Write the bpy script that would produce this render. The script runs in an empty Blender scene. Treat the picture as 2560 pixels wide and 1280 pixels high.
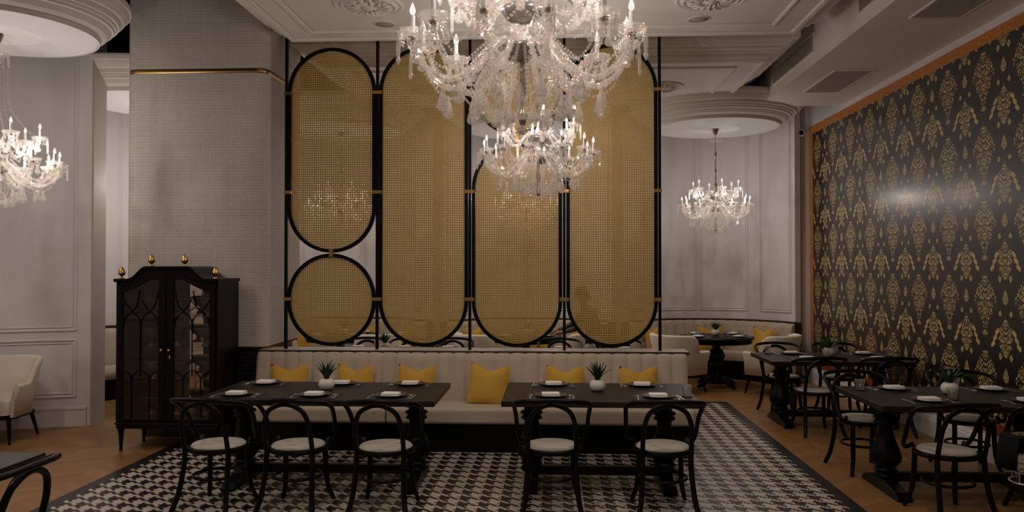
import bpy, math, random
from math import sin, cos, pi, radians as R_, atan, sqrt
from mathutils import Vector
random.seed(7)
sc = bpy.context.scene
col = sc.collection

# ------------------------------------------------------------------ camera, world, exposure
FPX = 1990.0
cam = bpy.data.cameras.new('camera')
cam.sensor_width = 36; cam.lens = 36 * FPX / 2560; cam.clip_end = 100
camo = bpy.data.objects.new('camera', cam); col.objects.link(camo)
camo.location = (0, 0, 1.78)
camo.rotation_euler = (pi / 2 + atan(27 / FPX), 0, atan(105 / FPX))
sc.camera = camo
sc.view_settings.view_transform = 'Standard'
sc.view_settings.look = 'None'
sc.view_settings.exposure = 0.0
sc.view_settings.gamma = 1.0
sc.view_settings.use_curve_mapping = False
w = bpy.data.worlds.new('world'); sc.world = w; w.use_nodes = True
w.node_tree.nodes['Background'].inputs[0].default_value = (1.0, .84, .68, 1)
w.node_tree.nodes['Background'].inputs[1].default_value = WORLD = 0.12

def point_light(name, loc, power, size=.006, color=(1, .93, .89)):
    l = bpy.data.lights.new(name, 'POINT'); l.energy = power; l.shadow_soft_size = size; l.color = color
    o = bpy.data.objects.new(name, l); o.location = loc; col.objects.link(o); return o
def spot_light(name, loc, power, angle=110, color=(1, .87, .74)):
    l = bpy.data.lights.new(name, 'SPOT'); l.energy = power; l.spot_size = R_(angle); l.spot_blend = .8
    l.shadow_soft_size = .04; l.color = color
    o = bpy.data.objects.new(name, l); o.location = loc; col.objects.link(o); return o
CH_POWER = 8.5

# ------------------------------------------------------------------ node helpers
class NT:
    def __init__(s, m):
        s.t = m.node_tree; s.n = s.t.nodes; s.l = s.t.links
    def new(s, typ, **k):
        x = s.n.new(typ)
        for a, b in k.items(): setattr(x, a, b)
        return x
    def put(s, sock, v):
        if isinstance(v, bpy.types.NodeSocket): s.l.new(v, sock)
        else: sock.default_value = v
    def m(s, op, a, b=None, c=None):
        x = s.n.new('ShaderNodeMath'); x.operation = op
        s.put(x.inputs[0], a)
        if b is not None: s.put(x.inputs[1], b)
        if c is not None: s.put(x.inputs[2], c)
        return x.outputs[0]
    def xyz(s):
        tc = s.n.new('ShaderNodeTexCoord'); sp = s.n.new('ShaderNodeSeparateXYZ')
        s.l.new(tc.outputs['Object'], sp.inputs[0]); return sp.outputs[0], sp.outputs[1], sp.outputs[2], tc.outputs['Object']
    def comb(s, a, b, c=0.0):
        x = s.n.new('ShaderNodeCombineXYZ'); s.put(x.inputs[0], a); s.put(x.inputs[1], b); s.put(x.inputs[2], c); return x.outputs[0]
    def mix(s, f, a, b):
        x = s.n.new('ShaderNodeMix'); x.data_type = 'RGBA'
        s.put(x.inputs[0], f); s.put(x.inputs[6], a if isinstance(a, bpy.types.NodeSocket) else (*a, 1)); s.put(x.inputs[7], b if isinstance(b, bpy.types.NodeSocket) else (*b, 1))
        return x.outputs[2]
    def white(s, vec):
        x = s.n.new('ShaderNodeTexWhiteNoise'); s.l.new(vec, x.inputs[0]); return x.outputs[0]
    def noise(s, vec, scale, detail=3):
        x = s.n.new('ShaderNodeTexNoise'); s.l.new(vec, x.inputs['Vector']); x.inputs['Scale'].default_value = scale; x.inputs['Detail'].default_value = detail
        return x.outputs[0]
    def bump(s, h, strength=.2, dist=.01):
        x = s.n.new('ShaderNodeBump'); x.inputs['Strength'].default_value = strength; x.inputs['Distance'].default_value = dist
        s.l.new(h, x.inputs['Height']); return x.outputs[0]
    def curve(s, v, pts):
        x = s.n.new('ShaderNodeFloatCurve'); c = x.mapping.curves[0]
        c.points[0].location = pts[0]; c.points[1].location = pts[-1]
        for p in pts[1:-1]: c.points.new(*p)
        for p in c.points: p.handle_type = 'VECTOR'
        x.mapping.update(); s.put(x.inputs['Value'], v); return x.outputs[0]
def base(name, color=(.5, .5, .5), rough=.5, metal=0., spec=.5, coat=0.):
    m = bpy.data.materials.new(name); m.use_nodes = True
    b = m.node_tree.nodes['Principled BSDF']
    b.inputs['Base Color'].default_value = (*color, 1); b.inputs['Roughness'].default_value = rough
    b.inputs['Metallic'].default_value = metal; b.inputs['Specular IOR Level'].default_value = spec
    b.inputs['Coat Weight'].default_value = coat
    return m, NT(m), b
def mottled(name, c1, c2, scale, rough=.5, bump=0., bscale=None, metal=0., spec=.5, coat=0.):
    m, n, b = base(name, c1, rough, metal, spec, coat)
    x, y, z, v = n.xyz()
    n.l.new(n.mix(n.noise(v, scale), c1, c2), b.inputs['Base Color'])
    if bump: n.l.new(n.bump(n.noise(v, bscale or scale * 3), bump, .004), b.inputs['Normal'])
    return m

M = {}
M['wall'] = mottled('cream_wall_paint', (.72, .68, .67), (.75, .71, .70), 3, .65, .05, 60)
M['white_disc'] = mottled('white_ceiling_paint', (.74, .73, .72), (.76, .75, .74), 2, .6)
M['plaster'] = mottled('moulded_plaster', (.78, .72, .66), (.81, .75, .69), 4, .6, .05, 40)
M['pier'] = mottled('beige_pier_paint', (.50, .44, .38), (.53, .47, .41), 4, .6)
M['soffit'] = mottled('soffit_paint', (.80, .73, .66), (.83, .76, .69), 3, .6)
M['void'] = mottled('black_void_paint', (.0015, .0015, .0015), (.002, .002, .002), 3, .9, spec=.02)
M['black_wood'] = mottled('black_stained_wood', (.0035, .003, .0025), (.006, .005, .0045), 22, .32, .1, 80, spec=.14)
M['table'] = mottled('black_oak_table', (.011, .007, .005), (.023, .015, .010), 30, .40, .35, 90, spec=.24)
M['metal_black'] = mottled('black_painted_steel', (.0035, .003, .0025), (.006, .005, .004), 20, .35, spec=.14)
M['brown_wood'] = mottled('dark_brown_wood', (.035, .018, .012), (.05, .026, .017), 12, .4)
M['fabric'] = mottled('cream_upholstery', (.50, .41, .32), (.56, .46, .37), 45, .9, .5, 500, spec=.2)
M['fabric_seam'] = mottled('upholstery_seat', (.46, .37, .29), (.52, .43, .34), 30, .9, .5, 500, spec=.2)
M['seat'] = mottled('cream_seat_pad', (.43, .39, .335), (.48, .435, .375), 60, .85, .4, 500, spec=.2)
M['armchair'] = mottled('cream_armchair_cloth', (.78, .68, .56), (.82, .72, .60), 50, .9, .4, 500, spec=.2)
M['yellow'] = mottled('mustard_linen', (.62, .36, .06), (.70, .42, .08), 70, .9, .8, 400, spec=.15)
M['napkin'] = mottled('white_napkin', (.80, .77, .73), (.84, .81, .77), 60, .85, .2, 300)
M['plate'] = mottled('black_plate_glaze', (.05, .034, .026), (.085, .058, .042), 15, .35)
M['mat'] = mottled('charcoal_placemat', (.018, .018, .019), (.028, .028, .028), 80, .6)
M['pot'] = mottled('white_ceramic', (.66, .62, .56), (.72, .67, .61), 12, .45)
M['leaf'] = mottled('green_leaf', (.025, .06, .022), (.05, .11, .035), 15, .5)
M['leaf_tall'] = mottled('dark_green_leaf', (.012, .035, .012), (.02, .055, .018), 15, .5)
M['chrome'] = mottled('polished_steel', (.55, .52, .48), (.62, .58, .54), 10, .18, metal=1)
M['silver'] = mottled('silver_cutlery', (.72, .68, .63), (.8, .76, .71), 10, .33, metal=1)
M['antique'] = mottled('antique_silver_bowl', (.10, .075, .06), (.17, .13, .11), 35, .35, .8, 120, metal=.6)
M['gold'] = mottled('polished_gold', (.60, .35, .10), (.68, .42, .13), 9, .22, metal=1)
M['brass'] = mottled('brushed_brass', (.42, .24, .08), (.52, .31, .11), 6, .3, metal=1)
M['hub'] = mottled('smoked_crystal_bowl', (.25, .22, .20), (.5, .46, .42), 60, .2, metal=.7)
M['grille'] = mottled('grey_grille_paint', (.46, .41, .36), (.50, .45, .40), 8, .5)
M['speaker'] = mottled('speaker_mesh', (.40, .35, .30), (.42, .37, .32), 300, .7)
M['skin'] = mottled('skin', (.42, .25, .17), (.46, .28, .19), 8, .55)
M['hair'] = mottled('black_hair', (.008, .006, .005), (.014, .01, .008), 90, .5)
M['shirt'] = mottled('grey_shirt', (.10, .085, .08), (.13, .11, .10), 25, .9)
M['apron'] = mottled('black_cloth', (.006, .006, .007), (.01, .01, .01), 40, .9, spec=.1)
M['trousers'] = mottled('black_trousers', (.008, .008, .009), (.012, .012, .012), 40, .9)
M['candle'] = mottled('frosted_glass_candle', (.55, .53, .51), (.6, .58, .56), 20, .4)

def emis(name, c, s):
    m = bpy.data.materials.new(name); m.use_nodes = True; n = NT(m)
    for x in list(n.n):
        if x.type == 'BSDF_PRINCIPLED': n.n.remove(x)
    e = n.new('ShaderNodeEmission'); e.inputs[0].default_value = (*c, 1); e.inputs[1].default_value = s
    n.l.new(e.outputs[0], n.n['Material Output'].inputs[0]); return m
M['bulb'] = emis('lit_bulb', (1, .95, .88), .95)

def crystal(name, t=.62, d=.12, g=.15, tint=(1, .97, .94), rough=.06):
    m = bpy.data.materials.new(name); m.use_nodes = True; n = NT(m)
    for x in list(n.n):
        if x.type == 'BSDF_PRINCIPLED': n.n.remove(x)
    tr = n.new('ShaderNodeBsdfTransparent'); tr.inputs[0].default_value = (*tint, 1)
    df = n.new('ShaderNodeBsdfTranslucent'); df.inputs[0].default_value = (.95, .92, .90, 1)
    di = n.new('ShaderNodeBsdfDiffuse'); di.inputs[0].default_value = (.95, .92, .90, 1)
    gl = n.new('ShaderNodeBsdfGlossy'); gl.inputs[0].default_value = (1, .98, .96, 1); gl.inputs['Roughness'].default_value = rough
    lw = n.new('ShaderNodeLayerWeight'); lw.inputs[0].default_value = .45
    m0 = n.new('ShaderNodeMixShader'); m0.inputs[0].default_value = .5; n.l.new(df.outputs[0], m0.inputs[1]); n.l.new(di.outputs[0], m0.inputs[2])
    m1 = n.new('ShaderNodeMixShader'); m1.inputs[0].default_value = d / (d + t); n.l.new(tr.outputs[0], m1.inputs[1]); n.l.new(m0.outputs[0], m1.inputs[2])
    m2 = n.new('ShaderNodeMixShader'); f = n.m('MULTIPLY_ADD', lw.outputs['Facing'], g * 2, g * .3)
    n.l.new(f, m2.inputs[0]); n.l.new(m1.outputs[0], m2.inputs[1]); n.l.new(gl.outputs[0], m2.inputs[2])
    n.l.new(m2.outputs[0], n.n['Material Output'].inputs[0]); return m
M['crystal'] = crystal('cut_crystal')
M['crystal_drop'] = crystal('faceted_crystal', .55, .17, .28)
M['tumbler'] = crystal('clear_glass', .80, .03, .22, (.93, .92, .9), .03)
M['pane'] = crystal('cabinet_glass', .93, .003, .05, (.93, .9, .87), .02)

def mk_mosaic():
    m, n, b = base('small_square_mosaic', (.5, .45, .4), .5, spec=.35)
    x, y, z, v = n.xyz(); P = .031
    # along-the-surface coordinate: x on the front, y on the side
    h = n.m('ADD', x, y)
    fx = n.m('FRACT', n.m('DIVIDE', h, P)); fz = n.m('FRACT', n.m('DIVIDE', z, P))
    line = n.m('MAXIMUM', n.m('LESS_THAN', fx, .09), n.m('LESS_THAN', fz, .09))
    cell = n.comb(n.m('FLOOR', n.m('DIVIDE', h, P)), n.m('FLOOR', n.m('DIVIDE', z, P)))
    rnd = n.white(cell)
    rows = n.white(n.comb(n.m('FLOOR', n.m('DIVIDE', h, P)), 3.0)); rows2 = n.white(n.comb(7.0, n.m('FLOOR', n.m('DIVIDE', z, P))))
    t = n.m('ADD', n.m('MULTIPLY', rnd, .5), n.m('MULTIPLY', n.m('ADD', rows, rows2), .25))
    c = n.mix(t, (.46, .415, .365), (.56, .505, .45)); c = n.mix(line, c, (.70, .64, .58))
    n.l.new(c, b.inputs['Base Color'])
    n.l.new(n.bump(n.m('ADD', n.m('MULTIPLY', line, -1.0), n.m('MULTIPLY', rnd, .6)), .35, .003), b.inputs['Normal'])
    return m
M['mosaic'] = mk_mosaic()
def mk_blacktile():
    m, n, b = base('black_square_tile', (.01, .01, .01), .2)
    x, y, z, v = n.xyz(); P = .042; h = n.m('ADD', x, y)
    line = n.m('MAXIMUM', n.m('LESS_THAN', n.m('FRACT', n.m('DIVIDE', h, P)), .07), n.m('LESS_THAN', n.m('FRACT', n.m('DIVIDE', z, P)), .07))
    n.l.new(n.mix(line, (.007, .006, .006), (.05, .045, .04)), b.inputs['Base Color']); return m
M['blacktile'] = mk_blacktile()
def mk_hound():
    m, n, b = base('houndstooth_cement_tile', (.5, .5, .5), .38, spec=.38)
    x, y, z, v = n.xyz(); P = .158
    i = n.m('FLOOR', n.m('DIVIDE', n.m('ADD', x, 20.0), P / 8)); j = n.m('FLOOR', n.m('DIVIDE', n.m('ADD', y, 20.0), P / 8))
    tw = n.m('LESS_THAN', n.m('MODULO', n.m('ADD', i, j), 4.0), 1.5)
    wa = n.m('LESS_THAN', n.m('MODULO', i, 8.0), 3.5); we = n.m('LESS_THAN', n.m('MODULO', j, 8.0), 3.5)
    k = n.m('ADD', n.m('MULTIPLY', tw, wa), n.m('MULTIPLY', n.m('SUBTRACT', 1.0, tw), we))
    T = P * 2
    fx = n.m('FRACT', n.m('DIVIDE', n.m('ADD', x, 20.0), T)); fy = n.m('FRACT', n.m('DIVIDE', n.m('ADD', y, 20.0), T))
    line = n.m('MAXIMUM', n.m('LESS_THAN', fx, .008), n.m('LESS_THAN', fy, .008))
    ns = n.noise(v, 6); lt = n.mix(ns, (.50, .43, .36), (.57, .49, .42)); dk = n.mix(ns, (.009, .008, .007), (.018, .014, .012))
    c = n.mix(k, lt, dk); c = n.mix(line, c, (.12, .10, .085))
    n.l.new(c, b.inputs['Base Color']); n.l.new(n.m('MULTIPLY_ADD', n.noise(v, 9), .12, .33), b.inputs['Roughness']); return m
M['hound'] = mk_hound()
M['tile_border'] = mottled('black_border_tile', (.012, .010, .009), (.018, .015, .014), 8, .35)
def mk_parquet():
    m, n, b = base('oak_chevron_parquet', (.3, .15, .05), .38)
    x, y, z, v = n.xyz(); W = .55; P = .105
    xs = n.m('ADD', x, 20.0)
    t = n.m('ABSOLUTE', n.m('SUBTRACT', n.m('MODULO', xs, 2 * W), W))
    q = n.m('DIVIDE', n.m('ADD', n.m('ADD', y, 20.0), n.m('MULTIPLY', t, .75)), P)
    cx = n.m('FLOOR', n.m('DIVIDE', xs, W))
    rnd = n.white(n.comb(n.m('FLOOR', q), cx))
    line = n.m('MAXIMUM', n.m('LESS_THAN', n.m('FRACT', q), .025), n.m('LESS_THAN', n.m('FRACT', n.m('DIVIDE', xs, W)), .006))
    gr = n.noise(v, 7, 6)
    c = n.mix(n.m('ADD', n.m('MULTIPLY', rnd, .7), n.m('MULTIPLY', gr, .3)), (.22, .105, .030), (.34, .172, .058))
    c = n.mix(line, c, (.13, .06, .02))
    n.l.new(c, b.inputs['Base Color']); n.l.new(n.bump(n.m('MULTIPLY', line, -1.0), .2, .002), b.inputs['Normal']); return m
M['parquet'] = mk_parquet()
def mk_cane():
    m = bpy.data.materials.new('woven_cane'); m.use_nodes = True; n = NT(m)
    pb = n.n['Principled BSDF']; x, y, z, v = n.xyz()
    fx = n.m('FRACT', n.m('DIVIDE', x, .0227)); fz = n.m('FRACT', n.m('DIVIDE', z, .0243))
    gx = n.m('FRACT', n.m('DIVIDE', x, .0227 / 3)); gz = n.m('FRACT', n.m('DIVIDE', z, .0243 / 3))
    ln = n.m('MAXIMUM', n.m('LESS_THAN', gx, .16), n.m('LESS_THAN', gz, .2))
    nz = n.noise(v, 9); c = n.mix(nz, (.74, .54, .20), (.86, .65, .27)); c = n.mix(n.m('MULTIPLY', ln, .6), c, (.33, .19, .04))
    n.l.new(c, pb.inputs['Base Color']); pb.inputs['Roughness'].default_value = .6
    tl = n.new('ShaderNodeBsdfTranslucent'); n.l.new(c, tl.inputs[0])
    mx = n.new('ShaderNodeMixShader'); mx.inputs[0].default_value = .55
    n.l.new(pb.outputs[0], mx.inputs[1]); n.l.new(tl.outputs[0], mx.inputs[2]); n.l.new(mx.outputs[0], n.n['Material Output'].inputs[0]); return m
M['cane'] = mk_cane()
def mk_damask():
    m, n, b = base('black_and_gold_damask', (.01, .01, .01), .3, coat=.5)
    b.inputs['Coat Roughness'].default_value = .22
    x, y, z, v = n.xyz(); PY, PZ = .666, .69
    def au(off): return n.m('ABSOLUTE', n.m('SUBTRACT', n.m('MODULO', n.m('ADD', y, 20 * PY - off + PY / 2), PY), PY / 2))
    def dv(top): return n.m('MODULO', n.m('SUBTRACT', top + 20 * PZ, z), PZ)
    ua = au(7.583); ub = au(7.24 + .01)
    va = dv(3.80); vb = dv(3.41); vc = dv(3.65)
    def leaf(u, vv, sc, th, rnd=1.0):
        t = n.new('ShaderNodeTexVoronoi'); t.feature = 'DISTANCE_TO_EDGE'; t.inputs['Scale'].default_value = sc; t.inputs['Randomness'].default_value = rnd
        n.l.new(n.comb(n.m('MULTIPLY', u, 1.8), vv), t.inputs['Vector']); return n.m('GREATER_THAN', t.outputs['Distance'], th)
    def w_(vv, pts, k): return n.m('DIVIDE', n.curve(n.m('DIVIDE', vv, PZ), [(a / PZ, c * k) for a, c in pts]), k)
    wob = n.m('MULTIPLY', n.m('SUBTRACT', n.m('FRACT', n.m('MULTIPLY', va, 21.0)), .5), .03)
    wa = n.m('ADD', w_(va, [(0, 0), (.03, .02), (.07, .07), (.14, .135), (.24, .19), (.34, .145), (.42, .075), (.47, .045), (.52, .032), (.55, .04), (.575, .055), (.58, 0), (.69, 0)], 4), n.m('MULTIPLY', wob, n.m('GREATER_THAN', .5, va)))
    A = n.m('MULTIPLY', n.m('LESS_THAN', ua, wa), n.m('MULTIPLY', n.m('LESS_THAN', va, .58), leaf(ua, va, 27, .15)))
    wb = w_(vb, [(0, 0), (.03, .018), (.07, .05), (.11, .10), (.13, .125), (.15, .085), (.20, .115), (.27, .095), (.32, .06), (.37, .01), (.38, 0), (.69, 0)], 4)
    B = n.m('MULTIPLY', n.m('LESS_THAN', ub, wb), n.m('MULTIPLY', n.m('LESS_THAN', vb, .38), leaf(ub, vb, 29, .13)))
    arm = n.m('ABSOLUTE', n.m('SUBTRACT', ub, n.m('MULTIPLY_ADD', n.m('SUBTRACT', vb, .11), .60, .115)))
    armw = n.m('MULTIPLY_ADD', n.m('ABSOLUTE', n.m('SINE', n.m('MULTIPLY', vb, 55.0))), .022, .008)
    AR = n.m('MULTIPLY', n.m('LESS_THAN', arm, armw), n.m('MULTIPLY', n.m('GREATER_THAN', vb, .11), n.m('LESS_THAN', vb, .29)))
    wc = w_(vc, [(0, 0), (.05, .03), (.09, .045), (.12, .035), (.145, .0), (.69, 0)], 8)
    C = n.m('MULTIPLY', n.m('LESS_THAN', ub, wc), n.m('MULTIPLY', n.m('LESS_THAN', vc, .145), leaf(ub, vc, 48, .07)))
    def diam(u, du, vv, dz, r):
        d = n.m('ADD', n.m('MULTIPLY', n.m('ABSOLUTE', n.m('SUBTRACT', u, du)), 1.25), n.m('ABSOLUTE', n.m('SUBTRACT', vv, dz)))
        return n.m('MULTIPLY', n.m('LESS_THAN', d, r), n.m('GREATER_THAN', d, r * .28))
    D = n.m('MAXIMUM', n.m('MAXIMUM', diam(ub, .085, vb, .36, .035), diam(ub, .085, vb, .67, .033)), diam(ub, .085, vb, .005, .001))
    g = n.m('MAXIMUM', n.m('MAXIMUM', A, B), n.m('MAXIMUM', n.m('MAXIMUM', AR, C), D))
    gc = n.mix(n.noise(v, 60), (.62, .45, .15), (.76, .58, .22))
    n.l.new(n.mix(g, (.009, .0075, .0065), gc), b.inputs['Base Color'])
    n.l.new(n.m('MULTIPLY', g, .1), b.inputs['Metallic']); n.l.new(n.bump(g, .15, .002), b.inputs['Normal'])
    n.l.new(n.m('MULTIPLY_ADD', g, .1, .36), b.inputs['Roughness']); return m
M['damask'] = mk_damask()
def mk_border(name, c1, c2):
    m, n, b = base(name, c1, .45)
    x, y, z, v = n.xyz(); t = n.new('ShaderNodeTexVoronoi'); t.inputs['Scale'].default_value = 24; n.l.new(v, t.inputs['Vector'])
    n.l.new(n.mix(n.m('MULTIPLY', n.m('LESS_THAN', t.outputs['Distance'], .38), .55), c1, c2), b.inputs['Base Color']); return m
M['orange'] = mk_border('orange_brocade_border', (.50, .17, .025), (.62, .33, .08))
M['red'] = mk_border('red_brocade_border', (.26, .035, .015), (.42, .12, .04))

# ------------------------------------------------------------------ mesh builder
class MB:
    def __init__(s): s.v = []; s.f = []; s.sm = []
    def add(s, vs, fs, smooth=False):
        o = len(s.v); s.v += [tuple(p) for p in vs]; s.f += [tuple(i + o for i in f) for f in fs]; s.sm += [smooth] * len(fs); return s
    def box(s, x0, x1, y0, y1, z0, z1):
        return s.add([(x0, y0, z0), (x1, y0, z0), (x1, y1, z0), (x0, y1, z0), (x0, y0, z1), (x1, y0, z1), (x1, y1, z1), (x0, y1, z1)],
                     [(0, 3, 2, 1), (4, 5, 6, 7), (0, 1, 5, 4), (1, 2, 6, 5), (2, 3, 7, 6), (3, 0, 4, 7)])
    def grid(s, rows, smooth=True, close_u=False, close_v=False):
        nu = len(rows); nv = len(rows[0]); vs = [p for r in rows for p in r]; fs = []
        for i in range(nu if close_u else nu - 1):
            for j in range(nv if close_v else nv - 1):
                a = i * nv + j; b = i * nv + (j + 1) % nv; c = ((i + 1) % nu) * nv + (j + 1) % nv; d = ((i + 1) % nu) * nv + j
                fs.append((a, b, c, d))
        return s.add(vs, fs, smooth)
    def lathe(s, prof, n=24, c=(0, 0, 0), smooth=True, flute=0, fl=0):
        rows = []
        for r, z in prof:
            row = []
            for k in range(n):
                a = 2 * pi * k / n; rr = r * (1 + (fl * cos(flute * a) if flute else 0)); row.append((c[0] + rr * cos(a), c[1] + rr * sin(a), c[2] + z))
            rows.append(row)
        s.grid(rows, smooth, close_v=True)
        for row, rev in ((rows[0], 0), (rows[-1], 1)):
            o = len(s.v); s.v += row; f = tuple(range(o, o + n)); s.f.append(f if rev else f[::-1]); s.sm.append(False)
        return s
    def tube(s, pts, r, n=8, closed=False, smooth=True, caps=True):
        P = [Vector(p) for p in pts]; N = len(P); rr = r if isinstance(r, (list, tuple)) else [r] * N
        T = []
        for i in range(N):
            a = P[(i - 1) % N] if (closed or i > 0) else P[0]; b = P[(i + 1) % N] if (closed or i < N - 1) else P[-1]
            t = (b - a); T.append(t.normalized() if t.length > 1e-9 else Vector((0, 0, 1)))
        up = Vector((0, 0, 1)) if abs(T[0].z) < .9 else Vector((1, 0, 0))
        nrm = T[0].cross(up).normalized(); rows = []
        for i in range(N):
            nrm = (nrm - T[i] * nrm.dot(T[i])); nrm = nrm.normalized() if nrm.length > 1e-6 else T[i].orthogonal().normalized()
            bn = T[i].cross(nrm)
            rows.append([tuple(P[i] + (nrm * cos(2 * pi * k / n) + bn * sin(2 * pi * k / n)) * rr[i]) for k in range(n)])
        s.grid(rows, smooth, close_u=closed, close_v=True)
        if not closed and caps:
            for row, rev in ((rows[0], 0), (rows[-1], 1)):
                o = len(s.v); s.v += row; f = tuple(range(o, o + n)); s.f.append(f[::-1] if rev else f); s.sm.append(False)
        return s
    def ball(s, c, r, n=8, m=6, sc=(1, 1, 1)):
        rows = []
        for i in range(m + 1):
            a = pi * i / m; rows.append([(c[0] + sc[0] * r * sin(a) * cos(2 * pi * k / n), c[1] + sc[1] * r * sin(a) * sin(2 * pi * k / n), c[2] - sc[2] * r * cos(a)) for k in range(n)])
        return s.grid(rows, True, close_v=True)
    def bead(s, c, r):
        x, y, z = c; return s.add([(x + r, y, z), (x, y + r, z), (x - r, y, z), (x, y - r, z), (x, y, z + r), (x, y, z - r)],
            [(0, 1, 4), (1, 2, 4), (2, 3, 4), (3, 0, 4), (1, 0, 5), (2, 1, 5), (3, 2, 5), (0, 3, 5)], True)
    def prism(s, poly, a0, a1, axis='y', smooth=False):
        n = len(poly); vs = []
        for a in (a0, a1):
            for p, q in poly: vs.append({'y': (p, a, q), 'x': (a, p, q), 'z': (p, q, a)}[axis])
        fs = [tuple(range(n))[::-1], tuple(range(n, 2 * n))] + [(i, (i + 1) % n, n + (i + 1) % n, n + i) for i in range(n)]
        return s.add(vs, fs, smooth)
    def sector(s, c, r0, r1, z0, z1, a0, a1, n=24, smooth=False):
        rows = []
        for i in range(n + 1):
            a = R_(a0 + (a1 - a0) * i / n); ca, sa = cos(a), sin(a)
            rows.append([(c[0] + r * ca, c[1] + r * sa, z) for r, z in ((r0, z0), (r1, z0), (r1, z1), (r0, z1))])
        s.grid(rows, smooth, close_v=True)
        for row in (rows[0], rows[-1]):
            o = len(s.v); s.v += row; s.f.append((o, o + 1, o + 2, o + 3)); s.sm.append(False)
        return s
    def build(s, name, m, parent=None, kind=None, label=None):
        me = bpy.data.meshes.new(name); me.from_pydata(s.v, [], s.f); me.update()
        me.polygons.foreach_set('use_smooth', s.sm); me.materials.append(M[m] if isinstance(m, str) else m)
        o = bpy.data.objects.new(name, me); col.objects.link(o)
        if parent: o.parent = parent
        if kind: o['kind'] = kind
        if label: o['label'] = label
        return o
def bevel(o, wd=.004, seg=2):
    b = o.modifiers.new('bevel', 'BEVEL'); b.width = wd; b.segments = seg; b.limit_method = 'ANGLE'; b.angle_limit = R_(40); return o
def subsurf(o, l=1):
    b = o.modifiers.new('subd', 'SUBSURF'); b.levels = l; b.render_levels = l; return o
def thing(name, label, cat, loc=(0, 0, 0), rz=0, group=None):
    o = bpy.data.objects.new(name, None); col.objects.link(o); o.location = loc; o.rotation_euler = (0, 0, rz); o.empty_display_size = .1
    o['label'] = label; o['category'] = cat
    if group: o['group'] = group
    return o
def tag(o, label, cat, group=None):
    o['label'] = label; o['category'] = cat
    if group: o['group'] = group
    return o
KIDS = {}
def kids(o): return [c for c in bpy.data.objects if c.parent == o]
def snapshot(o): return (o, [snapshot(c) for c in kids(o)])
def copy_tree(t, parent=None):
    o, ch = t; c = o.copy(); col.objects.link(c); c.parent = parent
    for k in ch: copy_tree(k, c)
    return c
def dup(proto, loc, rz, label, group=None):
    """proto = snapshot; the first use moves the original itself."""
    o = proto['t'][0]
    if not proto['used']: proto['used'] = True; c = o
    else: c = copy_tree(proto['t'])
    c.location = loc; c.rotation_euler = (0, 0, rz); c['label'] = label
    if group: c['group'] = group
    return c
def P_(o): return {'t': snapshot(o), 'used': False}
def struct(mb, name, m, parent=None): return mb.build(name, m, parent, kind=None if parent else 'structure')
def smooth_path(pts, n=6, closed=False):
    P = [Vector(p) for p in pts]; N = len(P); out = []
    rng = range(N if closed else N - 1)
    for i in rng:
        p0 = P[(i - 1) % N] if (closed or i > 0) else P[0] * 2 - P[1]
        p1, p2 = P[i], P[(i + 1) % N]
        p3 = P[(i + 2) % N] if (closed or i < N - 2) else P[-1] * 2 - P[-2]
        for k in range(n):
            t = k / n; out.append(tuple(.5 * ((2 * p1) + (-p0 + p2) * t + (2 * p0 - 5 * p1 + 4 * p2 - p3) * t * t + (-p0 + 3 * p1 - 3 * p2 + p3) * t ** 3)))
    if not closed: out.append(tuple(P[-1]))
    return out

# ------------------------------------------------------------------ the setting
struct(MB().box(-9, 4.4, -1.0, 15, -.1, 0), 'floor', 'parquet')
ft = struct(MB().box(-3.71, 2.17, 2.0, 10.54, 0, .003), 'floor_tile_inlay', 'hound')
struct(MB().box(-3.81, -3.71, 2.0, 10.64, 0, .003).box(2.17, 2.27, 2.0, 10.64, 0, .003).box(-3.71, 2.17, 10.54, 10.64, 0, .003), 'tile_border', 'tile_border', ft)
struct(MB().box(-9.2, 4.5, -1, 15.2, 5.0, 5.1), 'ceiling', 'void')
struct(MB().box(-9.2, 4.5, 15, 15.2, 0, 5), 'wall_back', 'void')
struct(MB().box(-9.2, -9.0, -1, 15, 0, 5), 'wall_left', 'wall')
wr = struct(MB().box(4.0, 4.2, -1, 15, 0, 5), 'wall_right', 'wall')
struct(MB().prism([(4.0, 0), (3.955, 0), (3.955, .17), (3.965, .18), (3.965, .20), (3.975, .215), (4.0, .22)], .5, 12.7), 'baseboard_right', 'wall')

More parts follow.
